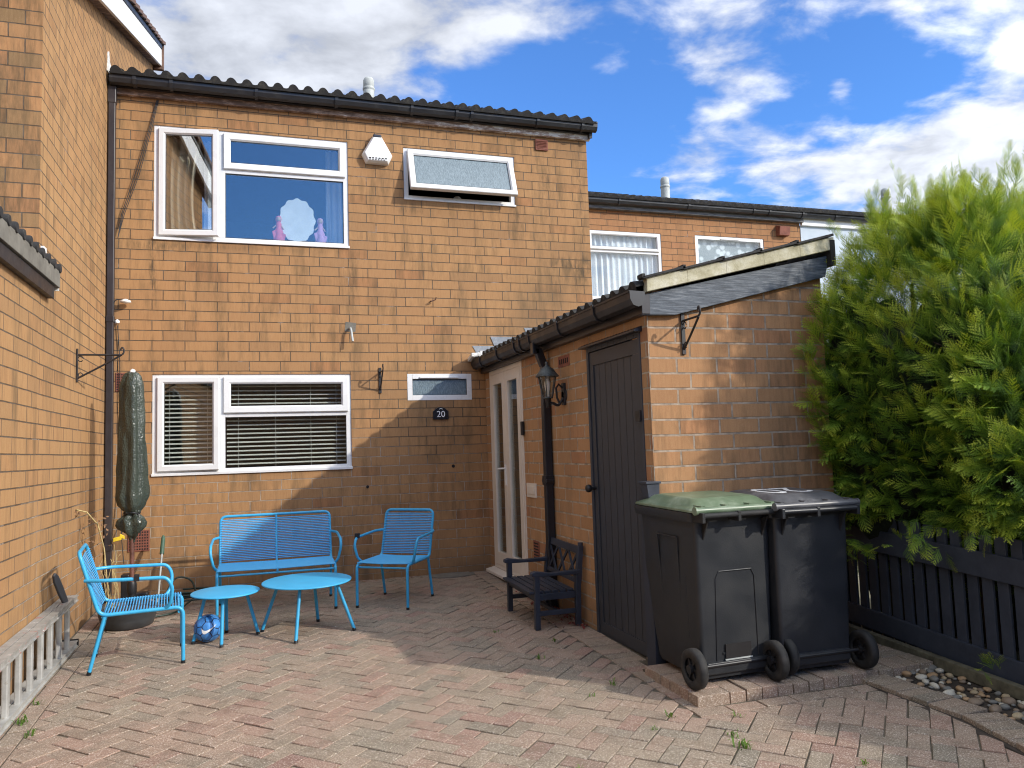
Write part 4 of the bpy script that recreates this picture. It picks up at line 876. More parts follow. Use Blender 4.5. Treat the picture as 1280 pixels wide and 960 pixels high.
sash('top_light', 6.08, 7.28, 4.285, 4.56, .05, YN+.008, wi, M['glass_far']); pane(6.09, 7.27, 3.55, 4.25, YN+.03, wi, M['glass_far']); curtain('net_curtain', 6.05, 7.32, 3.5, 4.58, YN+.095, wi, M['net'], .02, 13)
w = MB(); rect_frame(w, 7.93, 9.22, 3.98, 4.60, .06, YN+.01, YN+.07); w.box((8.4, YN-.002, 4.55), (8.75, YN+.01, 4.566)); wi = w.build('window', M['upvc'], nh, bevel=.003)
pane(7.98, 9.17, 4.03, 4.55, YN+.03, wi, M['glass_far'])
t = NT('patterned_net'); v_ = t.n.new('ShaderNodeTexVoronoi'); v_.inputs['Scale'].default_value = 9; t.l.new(t.tc.outputs['Object'], v_.inputs['Vector'])
M['net2'] = t.done(t.ramp(v_.outputs['Distance'], [(.3, (.62,.66,.68)), (.5, (.25,.29,.31))]), .9)
b = MB(); b.box((7.95, YN+.10, 4.0), (9.2, YN+.11, 4.6)); b.build('net_curtain', M['net2'], wi)
b = MB(); b.box((7.43, YN-.1, 4.955), (7.60, YN-.085, 5.02)); b.build('fascia_vent', M['terra'], nh)
b = MB(); b.prism([(9.47, YN, 4.66), (9.47, YN-.09, 4.66), (9.47, YN-.12, 4.80), (9.47, YN, 4.84)], (.2, 0, 0)); b.build('wall_vent', M['terra'], nh, bevel=.004)
flue((8.33, 4.0, 5.72), nh, .4, .08)
wh = empty('rendered_house', (12.4, YN, 0), 'pale blue rendered terraced house with white fascia behind the hedge', 'house', tilt=False)
wall('front_wall', M['render'], ('y', YN-.01), 9.955, 15, -.2, 4.86, [(10.92, 12.2, 4.0, 4.60)], wh)
b = MB(); b.box((9.955, YN-.06, 4.86), (15, YN-.005, 5.045)); b.build('fascia', M['white'], wh, bevel=.003)
gutter('gutter', (9.97, YN-.065, 5.06), (15, YN-.065, 5.06), (0,-1,0), wh, M['gutter'], brackets=(.6, 1.6, 2.6, 3.6))
tiles('roof', M['tile'], wh, (9.99, YN-.20, 5.055), (1,0,0), 34, up, 14, amp=.03)
w = MB(); rect_frame(w, 10.92, 12.2, 4.0, 4.60, .06, YN-.0, YN+.06); wi = w.build('window', M['greywood'], wh); pane(10.97, 12.15, 4.05, 4.55, YN+.02, wi, M['glass'])
b = MB(); b.box((10.95, YN+.07, 4.0), (12.2, YN+.08, 4.45)); b.build('blind', M['net'], wi)
flue((12.75, 3.4, 5.62), wh, .42, .09)
# the terrace across the road (seen as reflections only)
oh = empty('terraced_house', (0, -27, gz(-20)), 'long brick terrace across the road', 'house', tilt=False)
wall('front_wall', M['brick_far'], ('y', -27), -22, 24, -.5, 5.2, [], oh, out=1)
b = MB(); b.add([(-22, -26.6, 5.1), (24, -26.6, 5.1), (24, -31, 7.6), (-22, -31, 7.6)], [(0,1,2,3)]); b.build('roof', M['tile'], oh)

b = MB(); P = [(3.20+.24*math.cos(a), -.16+.13*math.sin(a)) for a in [2*math.pi*i/28 for i in range(28)]]
b.prism([(x, min(y, -.01), gz(y)-.004) for x, y in P], (0, 0, .014)); tag(b.build('mortar_patch', M['verge_grey']), 'dusty oval mortar patch on the paving beside the white door sill', 'patch', kind='structure')
# ================================================================== blue garden furniture
def gl(x, y, dz=0.): return (x, y, gz(y)+dz)
def seat_thing(name, pose, w, label, cat, group, mid=False):
    x, y, th = pose; root = empty(name, gl(x, y), label, cat, group, rz=th)
    ub, uf, z0, z1, sd_, bl, zb = -.06, .50, .368, .372, .49, .12, .78; r = .0125; h = w/2
    P = lambda u, v, z: (u, v, z)
    b = MB()   # main loop: front legs, seat rails, back
    loop = [P(uf, -h, 0), P(sd_+.01, -h, z1), P(0, -h, z0), P(-bl, -h, zb), P(-bl, h, zb), P(0, h, z0), P(sd_+.01, h, z1), P(uf, h, 0)]
    b.tube(fil(loop, .055, 6), r, 10)
    b.tube([P(sd_-.015, -h, z1-.03), P(sd_-.015, h, z1-.03)], r*.7, 8); b.tube([P(.02, -h, z0-.012), P(.02, h, z0-.012)], r*.7, 8)
    if mid:
        b.tube(fil([P(-bl, 0, zb), P(0, 0, z0), P(sd_-.02, 0, z1), P(sd_-.015, 0, z1-.03)], .05, 6), r*.8, 8)
    b.build('frame', M['blue'], root, world=False)
    for s in (-1, 1):
        lb = MB(); lb.tube(fil([P(.03, s*h, z0-.01), P(ub, s*h, 0)], .05), r*.95, 10); lb.build('leg', M['blue'], root, world=False)
        ft = MB(); ft.tube([P(ub, s*h, .0), P(ub+.006, s*h, .02)], r*1.15, 8); ft.tube([P(uf, s*h, .0), P(uf, s*h, .02)], r*1.15, 8); ft.build('foot_caps', M['black'], root, world=False)
        ab = MB(); o_ = s*(h+.055)
        ab.tube(fil([P(-.085, s*h, .60), P(.02, o_, .60), P(.40, o_, .585), P(.435, o_, .52), P(.425, s*(h+.03), .41), P(.39, s*h, .372)], .06, 6), r*.95, 10); ab.build('armrest', M['blue'], root, world=False)
    cb = MB(); n = 27                  # seat cords
    for k in range(n):
        u = .03+(sd_-.03)*k/(n-1); z = z0+(z1-z0)*u/sd_+.012; cb.tube([P(u, -h, z), P(u, 0, z-.006), P(u, h, z)], .0046, 5)
    cb.build('seat_cords', M['cord'], root, world=False)
    cb = MB(); n = 25
    for k in range(n):
        tt = .07+.85*k/(n-1); u = -bl*tt; z = z0+(zb-z0)*tt
        cb.tube([P(u+.012, -h, z), P(u+.006, 0, z), P(u+.012, h, z)], .0050, 5)
    cb.build('back_cords', M['cord'], root, world=False)
    return root
G_F = 'blue cord garden chairs'
c1 = seat_thing('garden_chair', (.271, -2.272, .099), .474, 'sky blue cord armchair seen from the side next to the ladder', 'chair', None)
c2 = seat_thing('garden_chair', (2.565, -.984, -2.166), .474, 'sky blue cord armchair standing right of the large table against the brick wall', 'chair', None)
for c, uv_ in ((c1, (.22, -.292, .60)), (c2, (.38, -.292, .60))):
    b = MB(); b.obox(uv_, (.016, 0, 0), (0, .019, 0), (0, 0, .022)); b.build('arm_clip', M['black'], c, world=False, bevel=.003)
seat_thing('garden_bench', (1.433, -.717, -1.579), .964, 'sky blue two seat cord bench against the brick wall behind the tables', 'bench', None, mid=True)
def table(name, x, y, r, h, legs, label):
    root = empty(name, gl(x, y), label, 'table'); b = MB()
    b.lathe([(r*.5, h-.012), (r-.006, h-.012), (r, h-.008), (r, h-.002), (r-.006, h), (r*.2, h+.0005)], (0,0,0), 48); b.build('table_top', M['bluetop'], root, world=False)
    for (lx, ly) in legs:
        dx, dy = lx-x, ly-y; lb = MB(); lb.tube([(dx*.62, dy*.62, h-.012), (dx, dy, 0.015)], .0125, 10); L = lb.build('leg', M['blue'], root, world=False)
        fb = MB(); fb.tube([(dx*.985, dy*.985, .022), (dx*1.01, dy*1.01, 0)], .014, 8); fb.build('foot_cap', M['black'], L, world=False)
    return root
table('round_table', 1.63, -1.94, .335, .39, [(1.53,-2.25), (1.30,-1.82), (1.97,-2.05), (1.73,-1.64)], 'larger round sky blue metal table in front of the blue bench')
table('round_table', 1.04, -1.93, .245, .355, [(1.02,-2.15), (1.27,-1.87), (.82,-1.97), (1.04,-1.72)], 'smaller lower round sky blue table above the football')
# football
ball = empty('football', gl(.92, -1.95, .10), 'blue football with dark seams and a white tick under the small blue table', 'football')
M['ball'] = plain('football_blue', (.07,.27,.66), .35, var=.35, scale=14); M['seam'] = plain('football_seam', (.008,.010,.035), .4)
bm = bmesh.new(); bmesh.ops.create_icosphere(bm, subdivisions=1, radius=1); cs = [(v.co.normalized(), .0) for v in bm.verts]+[(q.calc_center_median().normalized(), .03) for q in bm.faces]; bm.free()
bm = bmesh.new(); bmesh.ops.create_icosphere(bm, subdivisions=6, radius=.1); RT = Matrix.Rotation(.5, 3, 'X') @ Matrix.Rotation(.3, 3, 'Z')
for q in bm.faces:
    d = RT @ q.calc_center_median().normalized(); sc_l = sorted((d.dot(c)+w for c, w in cs), reverse=True); q.material_index = 1 if sc_l[0]-sc_l[1] < .020 else 0; q.smooth = True
me = bpy.data.meshes.new('ball'); bm.to_mesh(me); bm.free(); me.materials.append(M['ball']); me.materials.append(M['seam']); o = bpy.data.objects.new('ball', me); col.objects.link(o); o.parent = ball
b = MB()
# white tick mark on the side turned to the camera
b = MB(); d0 = Vector((.12, -1, .18)).normalized(); e1 = d0.cross(Vector((0,0,1))).normalized()*-1; e1 = Vector((-d0.y, d0.x, 0)).normalized(); e2 = d0.cross(e1)*-1; e2 = e2 if e2.z > 0 else -e2
cv = [(-.055, .002, .004), (-.052, -.014, .010), (-.042, -.026, .014), (-.026, -.028, .014), (-.008, -.020, .011), (.014, -.006, .008), (.036, .010, .005), (.060, .028, .001)]
sp = lambda x, y, r_: (d0+(e1*x+e2*y)/.1).normalized()*r_
fn_ = []
for (xa, ya_, wa), (xb, yb2, wb_) in zip(cv, cv[1:]):
    for k in range(3): q_ = k/3; fn_.append((xa+(xb-xa)*q_, ya_+(yb2-ya_)*q_, wa+(wb_-wa)*q_))
fn_.append(cv[-1]); vs = []
for x, y, w_ in fn_:
    for k in (-1, 0, 1): vs.append(sp(x+k*w_*.35, y+k*w_, .1015))
b.add(vs, [(i*3+k, i*3+k+1, i*3+k+4, i*3+k+3) for i in range(len(fn_)-1) for k in range(2)]); b.build('tick_mark', M['paint_white'], ball, world=False)

# ================================================================== parasol and its corner
par = empty('parasol', gl(.27, -.95), 'closed parasol wrapped in a dark green woven cover in the left corner', 'parasol')
b = MB(); b.tube([(0,0,.02), (0,0,2.0)], .019, 12); b.build('pole', M['pole'], par, world=False)
b = MB(); b.tube([(0,0,.0), (0,0,.30)], .03, 12); b.lathe([(.034,.22), (.038,.24), (.038,.30), (.032,.32)], (0,0,0), 14); b.build('base_socket', M['black'], par, world=False)
b = MB(); b.smooth = True; prof = [(2.075,.012), (2.06,.045), (2.03,.065), (1.98,.078), (1.88,.083), (1.7,.088), (1.5,.092), (1.3,.098), (1.12,.106), (1.02,.108), (.95,.095), (.91,.068), (.885,.045), (.865,.055), (.84,.088), (.80,.100), (.76,.088), (.72,.058), (.695,.030), (.66,.022)]
n = 40; vs = []
fine = []
for (za, ra), (zb_, rb_) in zip(prof, prof[1:]):
    for k in range(4): fine.append((za+(zb_-za)*k/4, ra+(rb_-ra)*k/4))
fine.append(prof[-1])
for z, r in fine:
    for k in range(n):
        a = 2*math.pi*k/n; fold = .15*math.sin(a*4+z*.7)+.09*math.sin(a*7-z*1.1) if z > .9 else .22*math.sin(a*6+z*9)+.15*math.sin(a*3-z*25)
        q = r*(1+fold+.16*noise.noise(Vector((math.cos(a)*2, math.sin(a)*2, z*5)))+.10*noise.noise(Vector((math.cos(a)*5, math.sin(a)*5, z*14)))) ; vs.append((q*math.cos(a), q*math.sin(a)*.9, z+.012*noise.noise(Vector((a, z*9, 3)))*(3 if z < .9 else 1)))
b.add(vs, [(i*n+k, i*n+(k+1)%n, (i+1)*n+(k+1)%n, (i+1)*n+k) for i in range(len(fine)-1) for k in range(n)]); b.add(vs[:n], [tuple(range(n))]); b.build('cover', M['cover'], par, world=False)
b = MB(); b.tube([(.062*math.cos(a), .058*math.sin(a), .888+.006*math.sin(a*3)) for a in [2*math.pi*i/20 for i in range(20)]], .007, 6, closed=True); b.tube([(.05, -.045, .885), (.075, -.06, .80), (.07, -.065, .70)], .004, 5); b.build('tie_cord', M['black'], par, world=False)
b = MB(); b.lathe([(.004, .03), (.02, .02), (.024, 0)], (0, 0, 2.07), 10); b.build('finial', M['white'], par, world=False)
tp = empty('planter', gl(.27, -1.15), 'low round grey planter tub at the foot of the parasol', 'planter')
b = MB(); b.lathe([(.165, 0), (.185, .01), (.20, .05), (.203, .056), (.205, .06), (.212, .095), (.216, .10), (.22, .135), (.225, .14), (.225, .155), (.205, .157), (.20, .12), (.05, .115)], (0,0,0), 40); b.build('tub', M['tub'], tp, world=False)
b = MB(); b.smooth = True; vs = [(0,0,.135)]+[(.2*rr_*math.cos(2*math.pi*k/24), .2*rr_*math.sin(2*math.pi*k/24), .128+random.uniform(-.008,.012)) for rr_ in (.5, 1) for k in range(24)]
b.add(vs, [(0, 1+k, 1+(k+1)%24) for k in range(24)]+[(1+k, 25+k, 25+(k+1)%24, 1+(k+1)%24) for k in range(24)]); b.build('soil', M['soil'], tp, world=False)
# dried plant
dp = empty('dried_plant', gl(.10, -.95), 'withered dry plant with a bent yellow stalk in the corner by the planter', 'plant')
b = MB(); random.seed(11)
b.tube([(.02,-.1,.12), (.0,-.1,.35), (-.02,-.12,.62), (-.06,-.16,.82), (-.13,-.22,.93), (-.19,-.30,.96)], .006, 6)
for k in range(9):
    x, y = .0+random.uniform(-.03,.08), -.08+random.uniform(-.08,.08); p = [(x, y, .1)]
    for j in range(5): x += random.uniform(-.03,.03); y += random.uniform(-.03,.03); p.append((x, y, .1+.10*(j+1)*random.uniform(.8,1.1)))
    b.tube(p, .0025, 5)
b.build('stalks', M['stalk'], dp, world=False)
b = MB()
for k in range(46):
    if k < 16: c = Vector((-.19+random.uniform(-.03,.03), -.30+random.uniform(-.04,.03), .93+random.uniform(-.05,.03)))
    else: c = Vector((-.10+random.uniform(-.08,.12), -.15+random.uniform(-.1,.1), .70+random.uniform(-.16,.2)))
    a = Vector((random.gauss(0,1), random.gauss(0,1), random.gauss(0,1))).normalized()*.016; d = a.orthogonal().normalized()*.009
    b.add([c-a, c+d, c+a, c-d], [(0,1,2,3)])
b.build('withered_leaves', M['deadleaf'], dp, world=False)
o = empty('garden_tool', gl(.42, -.55), 'upright green handled garden tool leaning on the wall beside the parasol pole', 'tool')
b = MB(); b.tube([(0,0,0), (.01,.30,.50)], .009, 8); b.build('shaft', M['flue'], o, world=False); b = MB(); b.tube([(.008,.27,.44), (.012,.345,.58), (.012,.355,.60)], [.02,.017,.008], 10); b.build('grip', M['greenplastic'], o, world=False)
b = MB(); b.box((-.05,-.06,0), (.02,.06,.30)); b.box((.03,-.05,0), (.17,.05,.13)); x_ = b.build('boot_scraper', M['black'], bevel=.01); x_.matrix_world = Matrix.Translation(gl(.16, -.40)); tag(x_, 'small black plastic box standing in the corner behind the planter', 'box')
b = MB(); pts = []
for k in range(90):
    a = k*.23; R_ = .24+.02*math.sin(a*.37); pts.append((.62+R_*math.cos(a), -.42+R_*.55*math.sin(a), gz(-.4)+.02+.006*math.sin(a*1.7)+.0016*k*.6))
b.tube(pts, .0085, 7); b.tube(fil([(.50,-.55,gz(-.5)+.02), (.48,-.33,.12), (.55,-.25,.22), (.68,-.25,.18), (.74,-.4,.05), (.60,-.9,gz(-.9)+.015), (.40,-1.0,gz(-1)+.02)], .1), .0085, 7)
tag(b.build('garden_hose', M['hose']), 'coiled dark green hose on the paving between the planter and the bench', 'hose')

# ================================================================== ladder
lad = empty('ladder', (XL+.06, -2.9, gz(-2.9)), 'long aluminium extension ladder lying on its side along the left wall', 'ladder')
lad['_'] = 1; del lad['_']
ya, yb = -4.9, -1.72
dX = .035
for k_, (zc_, mt) in enumerate(((.042, 'alu'), (.367, 'alupaint'))):
    b = MB()
    for xo in (XL+.012, XL+.068):
        w_ = .03
        b.box((xo, ya, gz(ya)*0+zc_-.035+gz(-3)), (xo+.075, yb, zc_-.032+.035+gz(-3))) if False else None
        z0 = zc_-.032; P = [(xo, z0), (xo+.050, z0), (xo+.050, z0+.006), (xo+.042, z0+.008), (xo+.042, z0+.034), (xo+.050, z0+.036), (xo+.050, z0+.042), (xo, z0+.042), (xo, z0+.036), (xo+.008, z0+.034), (xo+.008, z0+.008), (xo, z0+.006)]
        vs = [(x, ya, z+gz(ya)) for x, z in P]+[(x, yb, z+gz(yb)) for x, z in P]; N = len(P)
        b.add(vs, [(i, (i+1)%N, N+(i+1)%N, N+i) for i in range(N)]+[tuple(range(N)), tuple(range(N, 2*N))])
    b.build('stile', M[mt], lad)
y = ya+.12; k = 0
while y < yb-.03:
    for xo in (XL+.068, XL+.012):
        yo = y
        b = MB(); b.box((xo+.010, yo-.021, .045+gz(y)), (xo+.040, yo+.021, .34+gz(y))); b.build('rung', M['alu'], lad, bevel=.006)
    y += .235; k += 1
b = MB(); b.box((XL+.01, yb-.005, .01+gz(yb)), (XL+.12, yb+.012, .06+gz(yb))); b.build('end_foot', M['rubber'], lad)
for yy_, lab in ((-2.10, 'dark grey curved handle leaning on the wall at the far end of the ladder'), (-4.03, 'dark rounded grip on the near end of the ladder at the left edge')):
    b = MB(); P = [(-.022, 0), (.022, 0), (.026, .12), (.022, .22), (.006, .26), (-.018, .25), (-.03, .2), (-.03, .1)]
    b.prism([(x, -.012, z) for x, z in P], (0, .02, 0)); q = b.build('grip_handle', M['wicker'], bevel=.006); q.matrix_world = Matrix.Translation((XL+.085, yy_+.12, .375+gz(yy_))) @ Matrix.Rotation(R(-12), 4, 'Y') @ Matrix.Rotation(R(28), 4, 'X') @ Matrix.Rotation(R(62), 4, 'Z'); tag(q, lab, 'handle')

# ================================================================== small navy bench
bn = empty('wooden_bench', gl(3.43, -2.27), 'small navy wooden slatted bench with crossed back against the outbuilding wall', 'bench', rz=R(90))
# local: x along the bench (world +y), y towards world -x (front)
def bb(name, *boxes, mat='navy', bev=.003):
    b = MB()
    for a, c in boxes: b.box(a, c)
    return b.build(name, M[mat], bn, world=False, bevel=bev)
hw, fd, bk = .335, .165, -.165
for sx in (-1, 1):
    bb('leg', ((sx*hw-.02, fd-.02, 0), (sx*hw+.02, fd+.02, .40)))
    b = MB(); b.prism([(sx*hw-.02, bk-.02, 0), (sx*hw-.02, bk+.02, 0), (sx*hw-.02, bk+.02, .30), (sx*hw-.02, bk-.015, .60), (sx*hw-.02, bk-.055, .60), (sx*hw-.02, bk-.025, .28)], (.04, 0, 0)); b.lathe([(.02, 0), (.02, .03)], (sx*hw-.02+.02, bk-.035, .595), 10) ; b.build('leg', M['navy'], bn, world=False, bevel=.004)
    b = MB(); b.prism([(sx*hw-.025, bk-.02, .425), (sx*hw-.025, .05, .415), (sx*hw-.025, fd+.01, .435), (sx*hw-.025, fd+.045, .425), (sx*hw-.025, fd+.045, .40), (sx*hw-.025, fd+.0, .395), (sx*hw-.025, bk-.02, .39)], (.05, 0, 0)); b.build('armrest', M['navy'], bn, world=False, bevel=.005)
    bb('side_stretcher', ((sx*hw-.012, bk+.02, .10), (sx*hw+.012, fd-.02, .135)), ((sx*hw-.014, bk+.02, .215), (sx*hw+.014, fd-.02, .265)))
bb('apron', ((-hw+.02, fd-.01, .215), (hw-.02, fd+.012, .262)), ((-hw+.02, -.014, .10), (hw-.02, .014, .13)))
bb('seat', *[((-hw+.0, bk+.03+k*.062, .265), (hw-.0, bk+.03+k*.062+.05, .283)) for k in range(6)])
b = MB(); b.obox((0, bk-.032, .565), (hw-.02, 0, 0), (0, .011, 0), (0, -.004, .026)); b.obox((0, bk-.005, .335), (hw-.02, 0, 0), (0, .010, 0), (0, -.002, .016))
b.build('back_rail', M['navy'], bn, world=False, bevel=.003)
b = MB()
for cx in (-.205, 0, .205):
    for s in (-1, 1): 
        a0, a1 = Vector((cx-s*.088, bk-.008, .345)), Vector((cx+s*.088, bk-.028, .545)); d = (a1-a0)/2; b.obox((a0+a1)/2+Vector((0, .004*s, 0)), d*1.03, (d.cross(Vector((0,1,0))).normalized()*.011), (0, .006, 0))
b.build('lattice_back', M['navy'], bn, world=False)
# fallen red leaves under the bench
b = MB(); random.seed(5)
for k in range(150):
    u_ = random.random(); x = 3.655-abs(random.gauss(0, .07))-.01; y = random.uniform(-2.72, -1.75) if u_ < .8 else random.uniform(-1.75, -1.3); s = random.uniform(.010, .024); a = random.random()*6.28; z = gz(y)+.006+random.random()*.018
    c = Vector((x, y, z)); e = Vector((math.cos(a), math.sin(a), random.uniform(-.5,.6)))*s; g_ = Vector((-math.sin(a), math.cos(a), random.uniform(-.4,.4)))*s*.7; m_ = c+Vector((0,0,s*.5)); b.add([c-e, m_-g_*.9, c+e, m_+g_*.9, m_], [(0,1,4),(1,2,4),(2,3,4),(3,0,4)])
t = NT('fallen_red_leaf'); M['redleaf'] = t.done(t.ramp(t.noise(40, 2), [(.35, (.05,.018,.012)), (.5, (.20,.02,.015)), (.7, (.11,.05,.03))]), .6)
tag(b.build('fallen_leaves', M['redleaf']), 'dark red fallen leaves swept under the small navy bench', 'leaves', kind='stuff')

# ================================================================== wheelie bins
def rrect(cx, cy, w, d, r, n=4):
    P = []
    for (sx, sy, a0) in ((1, 1, 0), (-1, 1, 90), (-1, -1, 180), (1, -1, 270)):
        for k in range(n+1): a = R(a0+90*k/n); P.append((cx+sx*(w/2-r)+r*math.cos(a), cy+sy*(d/2-r)+r*math.sin(a)))
    return P
def wheelie(x, y, rz, label, bodym, lidm, digits=None, base=.056, panel=False, wx=.302):
    root = empty('wheelie_bin', (x, y, gz(y)+base), label, 'wheelie bin', rz=rz)
    # local: -y = the wheel and handle side turned to the camera
    b = MB(); b.smooth = True
    lv = [(.035, .455, .46, .02), (.06, .47, .48, .025), (.20, .48, .51, .025), (.60, .50, .585, .025), (.86, .505, .605, .025), (.90, .51, .61, .025), (.902, .565, .64, .03), (.955, .575, .65, .03), (.957, .54, .62, .03)]
    rings = [[(px_, py_, z) for px_, py_ in rrect(0, d/2-.28, w, d, r)] for z, w, d, r in lv]; n = len(rings[0])
    vs = [v for q in rings for v in q]; b.add(vs, [(i*n+k, i*n+(k+1)%n, (i+1)*n+(k+1)%n, (i+1)*n+k) for i in range(len(lv)-1) for k in range(n)]); b.add(rings[0], [tuple(range(n))]); b.add(rings[-1], [tuple(range(n))])
    body = b.build('body', bodym, root, world=False)
    es = body.modifiers.new('bevel', 'BEVEL'); es.width = .004; es.segments = 2; es.limit_method = 'ANGLE'; es.angle_limit = R(35)
    yb_ = -.28
    # raised panels and ribs
    b = MB()
    if panel:
        for pts_ in ([(-.11,.62), (-.13,.58), (-.14,.13)], [(.11,.62), (.13,.58), (.14,.13)], [(-.11,.62), (.11,.62)]):
            b.tube([(px_, yb_-.001, z) for px_, z in pts_], .0045, 6)
        b.box((-.10, yb_-.006, .16), (.10, yb_+.01, .17))
    for s in (-1, 1): b.tube([(s*.275, -.20+.0*1, .60), (s*.262, -.20, .25)], .0015, 5)
    for s in (-1, 1):
        for pa, pb in (((-.10, .80), (-.09, .30)), ((.12, .80), (.10, .30)), ((-.10, .80), (.12, .80))): b.tube([(s*(.23+.0*1+.045*(pa[1]-.2)/.7*.8), pa[0], pa[1]), (s*(.23+.045*(pb[1]-.2)/.7*.8), pb[0], pb[1])], .005, 6)
    b.build('ribs', bodym, body, world=False)
    if panel: b = MB(); b.box((-.085, yb_-.010, .135), (.085, yb_-.004, .215)); b.build('axle_recess', M['hole'], body, world=False); b = MB(); b.box((-.09, yb_-.014, .127), (.09, yb_-.006, .134)); b.build('recess_lip', M['flue'], body, world=False)
    b = MB(); b.box((-.215, yb_-.022, .06), (.215, yb_+.02, .125)); b.build('axle_housing', bodym, body, world=False, bevel=.006)
    # handle with lugs
    b = MB(); b.tube([(-.25, yb_-.085, .945), (.25, yb_-.085, .945)], .015, 10)
    for s in (-.255, -.02, .255): b.obox((s, yb_-.045, .935), (.010, 0, 0), (0, .055, 0), (0, 0, .028))
    for s in (-.20, .20): b.prism([(s-.006, yb_+.0, .90), (s-.006, yb_-.06, .92), (s-.006, yb_-.0, .80)], (.012, 0, 0))
    b.build('handle', bodym if digits else M['rubber'], root, world=False, bevel=.003)
    # axle and wheels
    b = MB(); b.tube([(-wx, yb_-.02, .11), (wx, yb_-.02, .11)], .011, 8); ax = b.build('axle', M['black'], root, world=False)
    for s in (-1, 1):
        b = MB(); xx = s*wx; b.lathe([(.066, -.012), (.06, -.025), (.095, -.027), (.108, -.020), (.11, 0), (.108, .020), (.095, .027), (.06, .025), (.066, .012)], (xx, yb_-.02, .11), 32, 'x', cap=False); w_ = b.build('wheel', M['rubber'], root, world=False)
        b = MB(); b.lathe([(.066, -.008), (.066, .008)], (xx, yb_-.02, .11), 24, 'x'); b.lathe([(.024, -.036), (.024, .036)], (xx, yb_-.02, .11), 16, 'x')
        for k in range(6): a = R(60*k); b.obox((xx, yb_-.02+.038*math.cos(a), .11+.038*math.sin(a)), (.018, 0, 0), (0, .022*math.cos(a), .022*math.sin(a)), (0, -.005*math.sin(a), .005*math.cos(a)))
        b.build('hub', M['black'], w_, world=False)
    # lid: domed with raised centre, hinge knuckles
    b = MB(); b.smooth = True; N = 4; D0, D1 = yb_-.055, yb_+.645; lev = [(.960, .575, D0+.0, D1), (.972, .58, D0+.005, D1-.004), (.985, .53, D0+.03, D1-.04), (.994, .50, D0+.05, D1-.07), (1.022, .45, D0+.10, D1-.13), (1.030, .41, D0+.13, D1-.17)]
    rings = [[(px_, py_, z) for px_, py_ in rrect(0, (a_+c_)/2, w, c_-a_, .05)] for z, w, a_, c_ in lev]; n = len(rings[0]); vs = [v for q in rings for v in q]
    b.add(vs, [(i*n+k, i*n+(k+1)%n, (i+1)*n+(k+1)%n, (i+1)*n+k) for i in range(len(lev)-1) for k in range(n)]); b.add(rings[-1], [tuple(range(n))]); b.add(rings[0], [tuple(range(n))])
    lid = b.build('lid', lidm, root, world=False, bevel=.005)
    b = MB(); b.tube([(-.275, D0-.0, .972), (.275, D0-.0, .972)], .020, 12); b.lathe([(.024,-.006), (.024,.006)], (-.28, D0, .972), 12, 'x'); b.lathe([(.024,-.006), (.024,.006)], (.28, D0, .972), 12, 'x')
    for s in (-.23, -.07, .09, .24): b.obox((s, D0+.05, .992), (.012, 0, 0), (0, .05, 0), (0, 0, .005))
    b.build('hinge_roll', lidm, lid, world=False)
    if digits:
        o = text_mesh(digits, .33, M['paint_white'], 'painted_number', None, Matrix.Translation((-.01, yb_+.29, 1.0315)) @ Matrix.Rotation(R(180), 4, 'Z') @ Matrix.Scale(1.3, 4, (0,1,0)), .0006); o.parent = lid
    return root
wheelie(3.842, -4.05, R(2), 'black wheelie bin with a faded green lid, nearer the dark store door', M['bin'], M['lidgreen'], panel=True)
wheelie(4.355, -4.10, R(-1), 'navy black wheelie bin with a grey lid painted 20, next to the fence', M['bin2'], M['lidgrey'], digits='20')

# ================================================================== fence
fen = empty('picket_fence', (5.2, -5, gz(-5)), 'dark navy slatted timber fence below the conifer hedge', 'fence', tilt=False)
F0, F1 = Vector((5.36, -3.34)), Vector((5.05, -7.4)); fd_ = (F1-F0).normalized(); fn = Vector((fd_.y, -fd_.x)); fn = fn if fn.x < 0 else -fn; FLn = (F1-F0).length
def fz(s): return -.10-.047*s          # the rails fall with the drive
s = .02; k = 0
while s < FLn:
    p = F0+fd_*s; zt = .885+fz(s)+random.uniform(-.006, .006); b = MB(); b.obox((p.x, p.y, (zt+fz(s)+.05)/2), (fd_.x*.037, fd_.y*.037, random.uniform(-.0006,.0006)), (fn.x*.009, fn.y*.009, 0), (fd_.x*random.uniform(-.003,.003), 0, (zt-fz(s)-.05)/2)); b.build('picket', M['fence'], fen, bevel=.002); s += .108; k += 1
for zc_, hh in ((.715, .073), (.165, .066)):
    a = F0+fn*.025; c = F1+fn*.025; mid = (a+c)/2; b = MB(); b.obox((mid.x, mid.y, zc_+fz(FLn/2)), ((c.x-a.x)/2, (c.y-a.y)/2, (fz(FLn)-fz(0))/2), (fn.x*.013, fn.y*.013, 0), (0, 0, hh)); b.build('rail', M['fence'], fen, bevel=.004)
for s in (.05, 1.9, 3.2):
    p = F0+fd_*s-fn*.05; b = MB(); b.box((p.x-.035, p.y-.035, -.35), (p.x+.035, p.y+.035, .68+fz(s))); b.build('post', M['fence'], fen)
a = F0+fn*.10; c = F1+fn*.10; mid = (a+c)/2
b = MB(); b.obox((mid.x, mid.y, gz(-5)+.03+.0), ((c.x-a.x)/2, (c.y-a.y)/2, (gz(F1.y)-gz(F0.y))/2), (fn.x*.025, fn.y*.025, 0), (0, 0, .035)); tag(b.build('timber_edging', M['timber'], bevel=.005), 'weathered timber edging board lying along the foot of the fence', 'timber edging')
